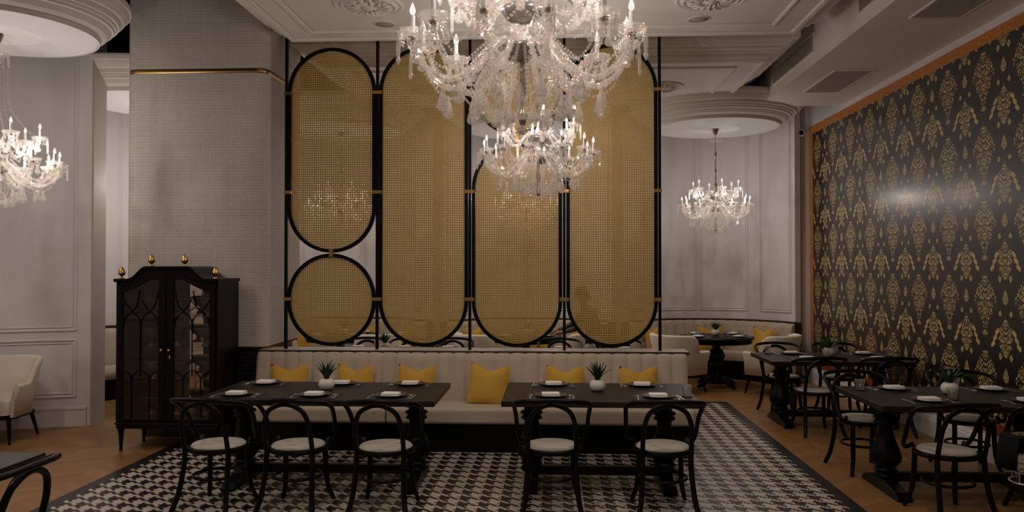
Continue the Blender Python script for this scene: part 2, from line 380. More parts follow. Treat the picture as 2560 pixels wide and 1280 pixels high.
def rect_loft(mb, x0, x1, y0, y1, prof):
    rows = []
    for o, z in prof: rows.append([(x0 - o, y0 - o, z), (x1 + o, y0 - o, z), (x1 + o, y1 + o, z), (x0 - o, y1 + o, z)])
    mb.grid(rows, False, close_v=True)
CROWN = [(-.05, 4.12), (-.045, 4.105), (-.03, 4.10), (0, 4.10), (0, 4.125), (.02, 4.13), (.025, 4.15), (.05, 4.165), (.10, 4.175), (.10, 4.19), (.13, 4.20), (.14, 4.225), (.20, 4.235), (.20, 4.25), (.26, 4.285), (.30, 4.295), (.30, 4.32), (.30, 4.55)]
def ceiling_panel(x0, x1, y0, y1):
    mb = MB(); rect_loft(mb, x0, x1, y0, y1, CROWN)
    mb.add([(x0 + .05, y0 + .05, 4.12), (x1 - .05, y0 + .05, 4.12), (x1 - .05, y1 - .05, 4.12), (x0 + .05, y1 - .05, 4.12)], [(0, 1, 2, 3)])
    mb.add([(x0 - .3, y0 - .3, 4.55), (x1 + .3, y0 - .3, 4.55), (x1 + .3, y1 + .3, 4.55), (x0 - .3, y1 + .3, 4.55)], [(3, 2, 1, 0)])
    p = struct(mb, 'ceiling_panel', 'plaster')
    f = MB(); i = .26
    rect_loft(f, x0 + i, x1 - i, y0 + i, y1 - i, [(0, 4.121), (0, 4.108), (-.012, 4.100), (-.03, 4.100), (-.042, 4.11), (-.045, 4.121)])
    struct(f, 'panel_moulding', 'plaster', p); return p
ceiling_panel(-2.70, 2.40, .6, 8.06)
ceiling_panel(-2.70, 2.40, 9.13, 11.52)

# soffit along the right wall
sf = struct(MB().box(2.88, 4.0, .6, 11.3, 4.03, 5.0), 'ceiling_soffit', 'soffit')
def linear_grille(y0, y1, label):
    g = thing('wall_grille', label, 'vent', (2.88, y0, 4.16))
    L = y1 - y0
    MB().box(-.012, 0, 0, L, 0, .015).box(-.012, 0, 0, L, .205, .22).box(-.012, 0, 0, .015, .015, .205).box(-.012, 0, L - .015, L, .015, .205).build('frame', 'soffit', g)
    MB().box(-.002, 0, .015, L - .015, .015, .205).build('backing', 'void', g)
    s = MB()
    for k in range(14): s.box(-.010, -.003, .015, L - .015, .02 + k * .0135, .026 + k * .0135)
    s.build('louvre', 'grille', g)
linear_grille(8.95, 10.6, 'long louvred air grille on the side of the soffit, far one beside the black gap')
linear_grille(5.6, 7.64, 'long louvred air grille on the soffit side, cut by the top edge')
def ceil_vent(y0, y1, label):
    g = thing('ceiling_vent', label, 'vent', (3.2, y0, 4.03)); L = y1 - y0; W = .46
    MB().box(0, W, 0, .02, -.012, 0).box(0, W, L - .02, L, -.012, 0).box(0, .02, .02, L - .02, -.012, 0).box(W - .02, W, .02, L - .02, -.012, 0).build('frame', 'soffit', g)
    MB().box(.02, W - .02, .02, L - .02, -.002, 0).build('backing', 'void', g)
    s = MB(); k = .03
    while k < L - .03: s.box(.02, W - .02, k, k + .011, -.010, -.003); k += .019
    s.build('louvre', 'grille', g)
ceil_vent(9.25, 10.4, 'slatted vent in the soffit underside, far one above the damask wall')
ceil_vent(5.9, 7.34, 'slatted vent in the soffit underside, near one cut by the top edge')

# damask wallpaper panel with brocade borders
dm = thing('wallpaper_panel', 'large black wallpaper panel with gold damask motifs on the right wall', 'wallpaper', (3.99, 0, 0))
MB().box(-.012, .008, 1.0, 12.45, .37, 3.83).build('damask_field', 'damask', dm)
MB().box(-.018, .008, 1.0, 12.58, 3.83, 3.94).box(-.018, .008, 12.45, 12.58, .37, 3.83).build('upper_border', 'orange', dm, label='orange brocade border along the top and far edge')
MB().box(-.018, .008, 1.0, 12.58, .27, .37).build('lower_border', 'red', dm, label='red brocade border along the bottom')

# pier at the right end with the security camera
struct(MB().box(3.715, 3.91, 12.6, 13.6, 0, 5), 'wall_pier', 'pier')
struct(MB().box(3.91, 4.0, 12.6, 13.6, 0, 5), 'trim_1', 'wall')
sd = thing('security_camera', 'small white dome camera on the pier beside the damask wallpaper', 'camera', (3.83, 12.6, 3.86))
o = MB().lathe([(.0, 0), (.06, 0), (.065, .02), (.06, .05), (.045, .06), (0, .06)], 20).build('housing', 'white_disc', sd); o.rotation_euler = (pi / 2, 0, 0)
o = MB().ball((0, 0, .05), .038, 14, 10).build('lens_dome', 'metal_black', sd); o.rotation_euler = (pi / 2, 0, 0)

# mosaic pillar on a black tiled base
def rrect(x0, x1, y0, y1, r, n=6):
    out = []
    for cx, cy, a in ((x1 - r, y0 + r, -90), (x1 - r, y1 - r, 0), (x0 + r, y1 - r, 90), (x0 + r, y0 + r, 180)):
        for k in range(n + 1): t = R_(a + 90 * k / n); out.append((cx + r * cos(t), cy + r * sin(t)))
    return out
def loft(mb, prof, x0, x1, y0, y1, r):
    rows = []
    for o, z in prof: rows.append([(x, y, z) for x, y in rrect(x0 - o, x1 + o, y0 - o, y1 + o, r + o)])
    mb.grid(rows, True, close_v=True)
    mb.add(rows[0], [tuple(range(len(rows[0])))[::-1]]); mb.add(rows[-1], [tuple(range(len(rows[-1])))])
pl = thing('wall_pillar', '', '', (0, 0, 0)); del pl['label']; del pl['category']; pl['kind'] = 'structure'
mb = MB(); loft(mb, [(0, .955), (0, 3.80)], -4.495, -2.98, 8.1, 9.3, .12); mb.build('mosaic_shaft', 'mosaic', pl)
mb = MB(); loft(mb, [(0, 3.85), (0, 4.9)], -4.495, -2.98, 8.1, 9.3, .12); mb.build('mosaic_head', 'mosaic', pl)
mb = MB(); loft(mb, [(-.012, 3.80), (-.004, 3.802), (-.004, 3.848), (-.012, 3.85)], -4.495, -2.98, 8.1, 9.3, .12); mb.build('brass_band', 'brass', pl)
mb = MB(); loft(mb, [(-.06, .93), (-.02, .93), (-.02, .955)], -4.495, -2.98, 8.1, 9.3, .12); mb.build('brass_edge', 'brass', pl)
mb = MB(); loft(mb, [(0, 0), (0, .93)], -4.30, -3.06, 8.16, 9.2, .02); mb.build('tiled_base', 'blacktile', pl)

# left alcove wall (large arc) ------------------------------------------------
def arc_pts(c, r, a0, a1, z, n): return [(c[0] + r * cos(R_(a0 + (a1 - a0) * k / n)), c[1] + r * sin(R_(a0 + (a1 - a0) * k / n)), z) for k in range(n + 1)]
def arc_frame(mb, c, r, a0, a1, z0, z1, n=14, w=.014):
    p = arc_pts(c, r, a0, a1, z0, n) + arc_pts(c, r, a1, a0, z1, n)
    mb.tube(p, w, 6, closed=True, smooth=False); 
    d = math.degrees(.035 / r); s = 1 if a1 > a0 else -1
    p = arc_pts(c, r, a0 + s * d, a1 - s * d, z0 + .035, n) + arc_pts(c, r, a1 - s * d, a0 + s * d, z1 - .035, n)
    mb.tube(p, w * .55, 6, closed=True, smooth=False)
L1 = (-4.95, 6.70)
wl = struct(MB().sector(L1, 2.0, 2.22, 0, 4.6, 97, 232, 48), 'wall_alcove_left', 'wall')
mb = MB()
arc_frame(mb, L1, 1.995, 101.5, 128, 1.07, 4.4, 18); arc_frame(mb, L1, 1.995, 101.5, 128, .33, .96, 18)
arc_frame(mb, L1, 1.995, 133, 180, 1.07, 4.4, 18); arc_frame(mb, L1, 1.995, 133, 180, .33, .96, 18)
mb.build('panel_moulding', 'wall', wl)
mb = MB(); mb.sector(L1, 1.975, 2.0, 0, .19, 98, 225, 40); mb.sector(L1, 1.965, 2.0, .19, .21, 98, 225, 40); mb.build('baseboard', 'wall', wl)
struct(MB().box(-5.36, -5.18, 8.70, 8.95, 0, 4.6), 'wall_end_left', 'pier')

L0 = (-4.95, 3.75)
wl = struct(MB().sector(L0, 2.0, 2.2, 0, 4.6, 140, 250, 40), 'wall_alcove_front', 'wall')
mb = MB(); arc_frame(mb, L0, 1.995, 145, 185, 1.07, 4.4, 14); arc_frame(mb, L0, 1.995, 190, 235, 1.07, 4.4, 14); arc_frame(mb, L0, 1.995, 145, 185, .33, .96, 14); arc_frame(mb, L0, 1.995, 190, 235, .33, .96, 14); mb.build('panel_moulding', 'wall', wl)
# hanging ceiling drums
def drum(c, r0, k=1.0):
    d = r0
    prof = [(r0, 3.83), (r0 + .02 * k, 3.832), (r0 + .025 * k, 3.87), (r0 + .06 * k, 3.88), (r0 + .10 * k, 3.90), (r0 + .15 * k, 3.945), (r0 + .17 * k, 3.95), (r0 + .175 * k, 3.97), (r0 + .20 * k, 3.975), (r0 + .205 * k, 3.995), (r0 + .235 * k, 4.0), (r0 + .24 * k, 4.03), (r0 + .29 * k, 4.05), (r0 + .33 * k, 4.09), (r0 + .34 * k, 4.12), (r0 + .37 * k, 4.125), (r0 + .37 * k, 4.17), (r0 + .36 * k, 4.19)]
    mb = MB(); rows = [[(c[0] + r * cos(2 * pi * a / 72), c[1] + r * sin(2 * pi * a / 72), z) for a in range(72)] for r, z in prof]
    mb.grid(rows, False, close_v=True); mb.add(rows[-1], [tuple(range(72))])
    p = struct(mb, 'ceiling_drum', 'plaster')
    mb = MB(); rows = [[(c[0] + r * cos(2 * pi * a / 72), c[1] + r * sin(2 * pi * a / 72), z) for a in range(72)] for r, z in ((r0 - .002, 3.832), (.36, 3.832), (.355, 3.827), (.33, 3.827), (.325, 3.832), (.01, 3.832))]
    mb.grid(rows, True, close_v=True); mb.build('ceiling_disc', 'white_disc', p); return p
drum((-4.90, 6.74), .79, .75)
drum((-5.05, 9.85), .85, .9)
BACK = [(2.40, 11.97), (-.42, 11.97), (-3.24, 11.97)]
for c in BACK: drum(c, .90)

# back alcoves: arc walls with panels, piers
RW = 1.42
for k, c in enumerate(BACK):
    wv = struct(MB().sector(c, RW, RW + .1, 0, 4.6, 22, 158, 48), 'wall_alcove_back', 'wall')
    mb = MB()
    for a0, a1 in ((26, 49.5), (58, 89), (92, 122), (130, 154)): arc_frame(mb, c, RW - .004, a0, a1, 1.07, 4.4, 12, .013)
    mb.build('panel_moulding', 'wall', wv)
for cx in (.99, -1.83, -4.65): struct(MB().box(cx - .09, cx + .09, 12.51, 13.4, 0, 4.9), 'wall_pier', 'pier')
struct(MB().box(-5.35, -4.74, 12.51, 12.9, 0, 4.9), 'wall_pier', 'wall')
# second left-hand alcove glimpsed between the left wall and the pillar
L2 = (-5.05, 9.85)
wv = struct(MB().sector(L2, 1.55, 1.65, 0, 4.4, 60, 215, 36), 'wall_alcove_side', 'wall')
mb = MB(); arc_frame(mb, L2, 1.545, 95, 135, 1.07, 4.3, 14, .013); arc_frame(mb, L2, 1.545, 62, 90, 1.07, 4.3, 14, .013); mb.build('panel_moulding', 'wall', wv)

# ceiling roses and ceiling speakers
def rose(x, y, label):
    t = thing('ceiling_rose', label, 'ceiling rose', (x, y, 4.12), 0, 'plaster ceiling roses')
    t.scale = (.84, .84, 1)
    MB().lathe([(.37, 0), (.37, -.012), (.355, -.018), (.34, -.018), (.33, -.01), (.30, -.01), (.29, -.028), (.275, -.028), (.265, -.012), (.05, -.012), (.05, 0)], 48).build('rings', 'plaster', t)
    mb = MB()
    for i in range(14):
        a = 2 * pi * i / 14; u = (cos(a), sin(a))
        for r, s, zz in ((.20, .042, -.025), (.15, .035, -.035), (.24, .022, -.022)):
            aa = a + (pi / 14 if r == .15 else 0)
            mb.ball((r * cos(aa), r * sin(aa), zz + .008), s, 8, 5, (1, 1, .5))
        mb.tube(smooth_path([(.09 * cos(a), .09 * sin(a), -.02), (.13 * cos(a + .2), .13 * sin(a + .2), -.045), (.2 * cos(a + .1), .2 * sin(a + .1), -.045), (.25 * cos(a), .25 * sin(a), -.02)], 3), .010, 5)
    mb.lathe([(0, -.05), (.03, -.05), (.05, -.035), (.09, -.03), (.09, -.012)], 24)
    mb.build('acanthus_relief', 'plaster', t)
rose(-1.65, 7.0, 'round plaster ceiling rose with leaf relief, left of the big chandelier')
rose(1.37, 7.0, 'round plaster ceiling rose with leaf relief, right of the big chandelier')
rose(-.14, 7.1, 'round plaster ceiling rose above the lower smaller-looking chandelier')
rose(-.14, 3.55, 'round plaster ceiling rose above the nearest large chandelier')
rose(1.37, 10.4, 'round plaster ceiling rose on the second ceiling panel beyond the cane screen')
rose(-1.65, 10.4, 'plaster ceiling rose glimpsed through the left of the cane screen')
for x, y, lb in ((-1.63, 7.57, 'round flush ceiling speaker left of the big chandelier'), (1.37, 7.57, 'round flush ceiling speaker right of the big chandelier')):
    t = thing('ceiling_speaker', lb, 'speaker', (x, y, 4.12))
    MB().lathe([(.105, 0), (.105, -.006), (.095, -.009), (.093, 0)], 32).build('rim', 'plaster', t)
    MB().lathe([(0, -.004), (.093, -.004), (.093, -.001), (0, -.001)], 32).build('grille', 'speaker', t)

# ------------------------------------------------------------------ front banquette with ledge
def rounded_slab(mb, c_fn, smooth=True): pass
def tufted(mb, P, n, z0, z1, t, lean=.05, m=8):
    """P(s) -> x, y, nx, ny for s in 0..1; n channels; t thickness"""
    rows = []; N = n * m
    for i in range(N + 1):
        s = i / N; x, y, nx, ny = P(s); b = max(0, sin(pi * ((i % m) / m))) ** .38 if i % m else 0
        prof = [(z0, t * 1.0, .6), (z0 + .12, t, 1), ((z0 + z1) / 2, t - lean * .5, 1), (z1 - .07, t - lean, 1), (z1 - .025, t - lean - .012, .9), (z1 - .004, t - lean - .04, .7), (z1, t - lean - .07, .5), (z1 - .004, .012, 0), (z1 - .03, 0, 0), (z0, 0, 0)]
        rows.append([(x + nx * (o + .030 * b * k), y + ny * (o + .022 * b * k), z + (.014 * b * k if z > z1 - .03 else 0)) for z, o, k in prof])
    mb.grid(rows, True)
    mb.add(rows[0], [tuple(range(len(rows[0])))]); mb.add(rows[-1], [tuple(range(len(rows[-1])))[::-1]])
bq = thing('banquette', 'long cream channel-tufted banquette running below the cane screen', 'banquette')
X0, X1 = -3.03, 1.32
segs = [(X0, -1.60, 10), (-1.60, -.15, 10), (-.15, X1, 10)]
for a, b, n in segs:
    mb = MB(); tufted(mb, lambda s: (a + (b - a) * s, 8.10, 0, -1), n, .44, .905, .16, .05); mb.build('backrest', 'fabric', bq)
    mb = MB(); mb.box(a + .003, b - .003, 7.50, 8.02, .29, .44); bevel(mb.build('seat_cushion', 'fabric_seam', bq), .03, 4)
MB().box(X0, X1, 7.62, 8.10, 0, .285).build('plinth', 'black_wood', bq)
struct(MB().box(X0, X1 + .02, 8.105, 8.36, 0, .90), 'wall_partition', 'brown_wood')
ld = MB().box(X0, X1 + .03, 8.05, 8.37, .908, .928).build('banquette_ledge', 'fabric', None)
ld.data.materials[0] = mottled('pale_stone_ledge', (.40, .33, .26), (.44, .36, .29), 10, .35)
tag(ld, 'narrow pale ledge on top of the long front banquette carrying the screen posts', 'ledge')
MB().box(X0, X1 + .03, 8.035, 8.052, .900, .926).build('edge_strip', 'brown_wood', ld, label='dark brown front edge of the ledge')

# ------------------------------------------------------------------ cane screen
scr = thing('room_divider', 'black framed room divider with golden woven cane ovals on the banquette ledge', 'screen', (0, 8.17, 0))
PX = [-2.79, -1.83, -.865, .105, 1.075]
for x in PX: MB().box(x - .014, x + .014, -.018, .018, .928, 4.3).build('post', 'metal_black', scr)
FR = .018
def stadium(cx, w, z0, z1, n=28):
    r = w; out = []
    for k in range(n + 1): a = pi * k / n; out.append((cx + r * cos(a), 0, z1 - r + r * sin(a)))
    for k in range(n + 1): a = pi + pi * k / n; out.append((cx + r * cos(a), 0, z0 + r + r * sin(a)))
    return out
def flatloop(mb, loop, half, depth):
    n = len(loop); cx = sum(p[0] for p in loop) / n; rows = []
    for i in range(n):
        a = Vector(loop[(i - 1) % n]); b = Vector(loop[(i + 1) % n]); p = Vector(loop[i]); t = (b - a).normalized(); nn = Vector((t.z, 0, -t.x))
        rows.append([tuple(p + nn * u + Vector((0, d, 0))) for u, d in ((-half, -depth), (half, -depth), (half, depth), (-half, depth))])
    mb.grid(rows, False, close_u=True, close_v=True)
PITX, PITZ = .0227, .0243
def cane(cx, w, z0, z1):
    mb = MB(); r = w
    ix0 = int((cx - w) / PITX) - 1; ix1 = int((cx + w) / PITX) + 2; iz0 = int(z0 / PITZ) - 1; iz1 = int(z1 / PITZ) + 2
    h = .0050; hz = .0055; V = mb.v; F = mb.f
    for i in range(ix0, ix1):
        for j in range(iz0, iz1):
            x = (i + .5) * PITX; z = (j + .5) * PITZ
            zz = min(max(z, z0 + r), z1 - r)
            if (x - cx) ** 2 + (z - zz) ** 2 > (r - .002) ** 2: continue
            jx = random.uniform(-.0005, .0005); jz = random.uniform(-.0005, .0005)
            o = len(V); a = PITX / 2; b = PITZ / 2; q = .42
            for k in range(8):
                sx = (1, q, -q, -1, -1, -q, q, 1)[k]; sz = (q, 1, 1, q, -q, -1, -1, -q)[k]
                V.append((x + sx * h + jx, 0, z + sz * hz + jz))
            for sx, sz in ((1, 1), (-1, 1), (-1, -1), (1, -1)): V.append((x + sx * a, 0, z + sz * b))
            A, B, C, D = o + 8, o + 9, o + 10, o + 11
            F += [(A, B, o + 2, o + 1), (B, o + 3, o + 2), (B, C, o + 4, o + 3), (C, o + 5, o + 4), (C, D, o + 6, o + 5), (D, o + 7, o + 6), (D, A, o, o + 7), (A, o + 1, o)]
    mb.sm = [False] * len(F)
    o = mb.build('cane_panel', 'cane', scr); s = o.modifiers.new('thick', 'SOLIDIFY'); s.thickness = .0016; s.use_even_offset = False; return o
W = .4465
cxs = [(PX[i] + PX[i + 1]) / 2 for i in range(4)]
ovals = [(cxs[0], 1.945, 4.045), (cxs[0], .975, .975 + 2 * W), (cxs[1], .975, 4.045), (cxs[2], .975, 3.035), (cxs[2], 4.045 - 2 * W, 4.045), (cxs[3], .975, 4.045)]
ovals[1] = (cxs[0], 1.90 - 2 * W - .03, 1.90)
for cx, z0, z1 in ovals:
    w2 = W if z1 - z0 > 2 * W + .001 else (z1 - z0) / 2
    mb = MB(); flatloop(mb, stadium(cx, min(w2, W), z0, z1), FR, .02); mb.build('frame', 'metal_black', scr)
    cane(cx, min(w2, W), z0, z1)
for x in PX:
    for z in (3.59, 2.555, 1.447):
        e = .024 if x in (PX[0], PX[-1]) else .05
        xx = x + (.022 if x == PX[0] else -.022 if x == PX[-1] else 0); e = .042 if e < .03 else e
        bevel(MB().box(xx - e, xx + e, -.03, .03, z - .018, z + .018).build('brass_clip', 'gold', scr), .002, 1)
bevel(MB().box(cxs[0] - .022, cxs[0] + .022, -.03, .03, 1.885, 1.965).build('brass_clip', 'gold', scr), .002, 1)
bevel(MB().box(cxs[2] - .022, cxs[2] + .022, -.03, .03, 3.06, 3.15).build('brass_clip', 'gold', scr), .002, 1)

# ------------------------------------------------------------------ furniture prototypes
def make_chair():
    t = thing('bentwood_chair', 'x', 'chair')
    # seat pad and ring
    MB().lathe([(0, .475), (.15, .474), (.185, .468), (.197, .455), (.197, .445), (0, .445)], 32).build('seat_pad', 'seat', t)
    MB().lathe([(.185, .42), (.215, .42), (.222, .43), (.222, .448), (.213, .455), (.197, .455), (.185, .445)], 32).build('seat_ring', 'black_wood', t)
    hoop = smooth_path([(-.172, -.165, .43), (-.172, -.20, .55), (-.165, -.225, .65), (-.13, -.245, .74), (-.06, -.255, .785), (0, -.258, .797), (.06, -.255, .785), (.13, -.245, .74), (.165, -.225, .65), (.172, -.20, .55), (.172, -.165, .43)], 5)
    MB().tube(hoop, .0175, 10).build('back_hoop', 'black_wood', t)
    rail = smooth_path([(-.195, .09, .485), (-.225, .135, .455), (-.255, .115, .49), (-.262, .07, .56), (-.268, .02, .66), (-.278, -.06, .745), (-.275, -.15, .785), (-.235, -.235, .812), (-.13, -.285, .825), (0, -.298, .83),
                        (.13, -.285, .825), (.235, -.235, .812), (.275, -.15, .785), (.278, -.06, .745), (.268, .02, .66), (.262, .07, .56), (.255, .115, .49), (.225, .135, .455), (.195, .09, .485)], 4)
    MB().tube(rail, .0165, 10).build('arm_rail', 'black_wood', t)
    for s in (-1, 1):
        MB().tube(smooth_path([(s * .172, -.165, .44), (s * .175, -.18, .3), (s * .19, -.225, .12), (s * .215, -.28, .004)], 4), [.0195] * 12 + [.017], 10).build('leg', 'black_wood', t)
        MB().tube(smooth_path([(s * .155, .135, .43), (s * .16, .145, .25), (s * .17, .165, .12), (s * .20, .205, .004)], 4), [.020] * 8 + [.018, .018, .017, .0165, .016], 10).build('leg', 'black_wood', t)
    MB().tube([(.17 * cos(2 * pi * k / 32), -.012 + .175 * sin(2 * pi * k / 32), .235) for k in range(32)], .0115, 8, closed=True).build('stretcher_ring', 'black_wood', t)
    return t
CH = P_(make_chair())
def chair(x, y, rz, label, grp=None): return dup(CH, (x, y, 0.003 if -3.8 < x < 2.27 and y < 10.6 else 0), rz, label, grp)

def table(x0, x1, y0, y1, label, grp='black pedestal dining tables'):
    cx, cy = (x0 + x1) / 2, (y0 + y1) / 2; L = (x1 - x0) / 2; D = (y1 - y0) / 2
    t = thing('dining_table', label, 'table', (cx, cy, .003 if x1 < 2.3 else 0), 0, grp)
    bevel(MB().box(-L, L, -D, D, .705, .75).build('tabletop', 'table', t), .004, 2)
    for s in (-1, 1):
        px = s * (L - .22)
        MB().lathe([(.06, .705), (.085, .70), (.09, .67), (.06, .655), (.062, .60), (.09, .59), (.095, .575), (.07, .562), (.085, .545), (.088, .53), (.06, .52), (.058, .47), (.075, .40), (.105, .33), (.12, .28), (.118, .24), (.085, .20), (.06, .185), (.085, .175), (.088, .16), (.065, .15), (.09, .13), (.092, .115), (.07, .10)], 24, (px, 0, 0)).build('pedestal', 'black_wood', t)
        mb = MB().box(px - .055, px + .055, -.055, .055, .58, .70); mb.box(px - .05, px + .05, -.26, .26, .66, .705); bevel(mb.build('bracket', 'black_wood', t), .006, 1)
        ft = MB().prism([(-.36, 0), (-.36, .03), (-.30, .06), (-.12, .085), (-.09, .105), (.09, .105), (.12, .085), (.30, .06), (.36, .03), (.36, 0)], px - .055, px + .055, 'x').build('foot', 'black_wood', t); bevel(ft, .005, 1)
    MB().box(-L + .22, L - .22, -.03, .03, .075, .145).build('stretcher', 'black_wood', t)
    return t
def make_armchair():
    t = thing('armchair', 'x', 'armchair')
    N = 40; rows = []
    for i in range(N + 1):
        s = i / N; a = pi * s
        # U path: arms straight then round back (back towards -y)
        u = s * 3.0
        if u < 1: x, y, nx, ny = -.27 - .0 * u, .26 - .30 * u, -1, 0
        elif u < 2: th = pi + pi * (u - 1); x, y, nx, ny = .27 * cos(th), -.04 + .24 * sin(th), cos(th), sin(th)
        else: x, y, nx, ny = .27, -.04 + .30 * (u - 2), 1, 0
        d = abs(u - 1.5); k = 1 if d < .38 else max(0, 1 - (d - .38) / .42); k = k * k * (3 - 2 * k)
        h = .60 + .235 * k; fl = .03 + .035 * k
        rows.append([(x + nx * o, y + ny * o, z) for o, z in ((0, .29), (.0 + .2 * fl, .45), (fl, h - .03), (fl + .012, h - .006), (fl + .03, h), (fl + .048, h - .006), (fl + .058, h - .03), (.045, .45), (.03, .27), (0, .27))])
    mb = MB().grid(rows, True); mb.add(rows[0], [tuple(range(10))[::-1]]); mb.add(rows[-1], [tuple(range(10))]); mb.build('shell', 'armchair', t)
    mb = MB(); loft(mb, [(0, .29), (.0, .42), (-.015, .445), (-.04, .452)], -.262, .262, -.25, .28, .1); mb.build('seat_cushion', 'armchair', t)
    mb = MB(); loft(mb, [(0, .245), (0, .27)], -.28, .28, -.27, .27, .1); mb.build('base_frame', 'black_wood', t)
    for sx in (-1, 1):
        for sy in (-1, 1): MB().tube([(sx * .23, sy * .21, .25), (sx * .27, sy * .27, .002)], [.024, .012], 8).build('leg', 'black_wood', t)
    return t
AC = P_(make_armchair())
def armchair(x, y, rz, label, grp='cream tub armchairs'): return dup(AC, (x, y, 0), rz, label, grp)
def round_table(x, y, label, r=.54, z=.75):
    t = thing('round_table', label, 'table', (x, y, 0))
    MB().lathe([(0, .75), (r, .75), (r + .004, .74), (r, .722), (r - .02, .72), (r - .03, .66), (0, .66)], 48).build('tabletop', 'black_wood', t)
    MB().lathe([(.10, .66), (.07, .63), (.055, .58), (.10, .54), (.13, .47), (.10, .40), (.065, .37), (.10, .34), (.11, .31), (.075, .28), (.09, .2), (.12, .12), (.12, .06)], 24).build('pedestal', 'black_wood', t)
    for k in range(4):
        a = k * pi / 2 + .6; MB().tube([(0, 0, .14), (.2 * cos(a), .2 * sin(a), .10), (.36 * cos(a), .36 * sin(a), .03)], [.05, .04, .028], 8).build('foot', 'black_wood', t)
    return t
# cushions
def make_cushion():
    n = 12; s = .21; mb = MB()
    for side in (-1, 1):
        rows = []
        for i in range(n + 1):
            row = []
            for j in range(n + 1):
                u = -1 + 2 * i / n; v = -1 + 2 * j / n
                pf = max(0, (1 - abs(u) ** 2.6) * (1 - abs(v) ** 2.6)) ** .55
                ear = .075 * (1 - abs(u)) ** 1.2 * ((v + 1) / 2) ** 3           # chop in the top edge
                pinch = 1 - .07 * (1 - abs(v)) - 0
                pz = 1 - .05 * (1 - abs(u))
                dent = max(0, 1 - abs(u) * 3) * max(0, v) * .5
                row.append((s * u * pinch, side * .062 * pf * (1 - dent), s * v * pz - ear))
            rows.append(row)
        mb.grid(rows, True)
    return mb.build('cushion', 'yellow')
CU = P_(make_cushion()); CU['t'][0]['category'] = 'cushion'
def cushion(x, y, z, rz, label, grp, tilt=-.16, roll=0.0, sc=1.0):
    c = dup(CU, (x, y, z), rz, label, grp); c.rotation_euler = (tilt, roll, rz); c.scale = (sc, sc, sc); return c

# tableware prototypes
def make_plate():
    return MB().lathe([(0, .004), (.07, .004), (.085, .008), (.125, .018), (.128, .021), (.124, .021), (.085, .012), (.07, .009), (0, .009)], 32).build('plate', 'plate')
def make_mat(): return MB().box(-.19, .19, -.135, .135, 0, .0025).build('placemat', 'mat')
def make_napkin():
    t = thing('napkin', 'x', 'napkin')
    for k in range(2):
        mb = MB(); w_, d_ = .070 - .003 * k, .052 - .002 * k; z = k * .012
        rows = []
        for zz, q in ((0, .96), (.002, 1), (.010, 1), (.012, .97)): rows.append([(x * q, y * q, zz + z) for x, y in rrect(-w_ - .004 * k, w_, -d_, d_, .006, 2)])
        mb.grid(rows, True, close_v=True); mb.add(rows[0], [tuple(range(12))[::-1]]); mb.add(rows[-1], [tuple(range(12))]); mb.build('fold', 'napkin', t)
    return t
def make_fork():
    mb = MB(); mb.grid([[(-a, y, z), (a, y, z)] for y, a, z in ((-.09, .007, .002), (-.06, .006, .003), (0, .003, .007), (.035, .0032, .004), (.045, .009, .0025), (.055, .011, .0025), (.06, .011, .003))], True)
    for k in range(4): x = -.0095 + k * .0063; mb.box(x - .0013, x + .0013, .058, .095, .003, .005)
    o = mb.build('fork', 'silver'); s = o.modifiers.new('t', 'SOLIDIFY'); s.thickness = .0018; s.offset = 1; return o
def make_spoon():
    mb = MB(); mb.grid([[(-a, y, z), (a, y, z)] for y, a, z in ((-.09, .007, .002), (-.06, .006, .003), (0, .003, .007), (.04, .0035, .005))], True); mb.ball((0, .065, .006), .03, 12, 6, (.6, 1, .14))
    o = mb.build('spoon', 'silver'); return o
def make_knife():
    return MB().box(-.007, .007, -.105, -.01, .001, .006).add([(-.008, -.01, .002), (.008, -.01, .002), (.010, .06, .002), (.002, .11, .002), (-.006, .06, .002), (-.008, -.01, .0035), (.008, -.01, .0035), (.010, .06, .0035), (.002, .11, .0035), (-.006, .06, .0035)], [(4, 3, 2, 1, 0), (5, 6, 7, 8, 9), (0, 1, 6, 5), (1, 2, 7, 6), (2, 3, 8, 7), (3, 4, 9, 8), (4, 0, 5, 9)]).build('knife', 'silver')
def make_glass():
    return MB().lathe([(.0, .001), (.028, .001), (.031, .006), (.034, .04), (.037, .062), (.039, .064), (.040, .088), (.038, .0885), (.037, .068), (.032, .04), (.029, .016), (0, .014)], 28, flute=14, fl=.02).build('tumbler', 'tumbler')
def make_coaster(): return MB().lathe([(0, 0), (.045, 0), (.047, .002), (.045, .004), (0, .004)], 24).build('coaster', 'black_wood')
PR = {}
for nm, fn, cat in (('plate', make_plate, 'plate'), ('placemat', make_mat, 'placemat'), ('napkin', make_napkin, 'napkin'), ('fork', make_fork, 'fork'), ('spoon', make_spoon, 'spoon'), ('knife', make_knife, 'knife'), ('glass', make_glass, 'glass'), ('coaster', make_coaster, 'coaster')):
    o = fn(); o['category'] = cat; PR[nm] = P_(o)
DESC = {'plate': 'dark round plate', 'placemat': 'charcoal rectangular placemat', 'napkin': 'folded white napkin', 'fork': 'silver fork', 'spoon': 'silver spoon', 'knife': 'silver knife', 'glass': 'ribbed clear tumbler', 'coaster': 'black coaster under the tumbler'}
GRP = {'plate': 'dark plates', 'placemat': 'charcoal placemats', 'napkin': 'folded napkins', 'fork': 'forks', 'spoon': 'spoons', 'knife': 'knives', 'glass': 'water tumblers', 'coaster': 'coasters'}
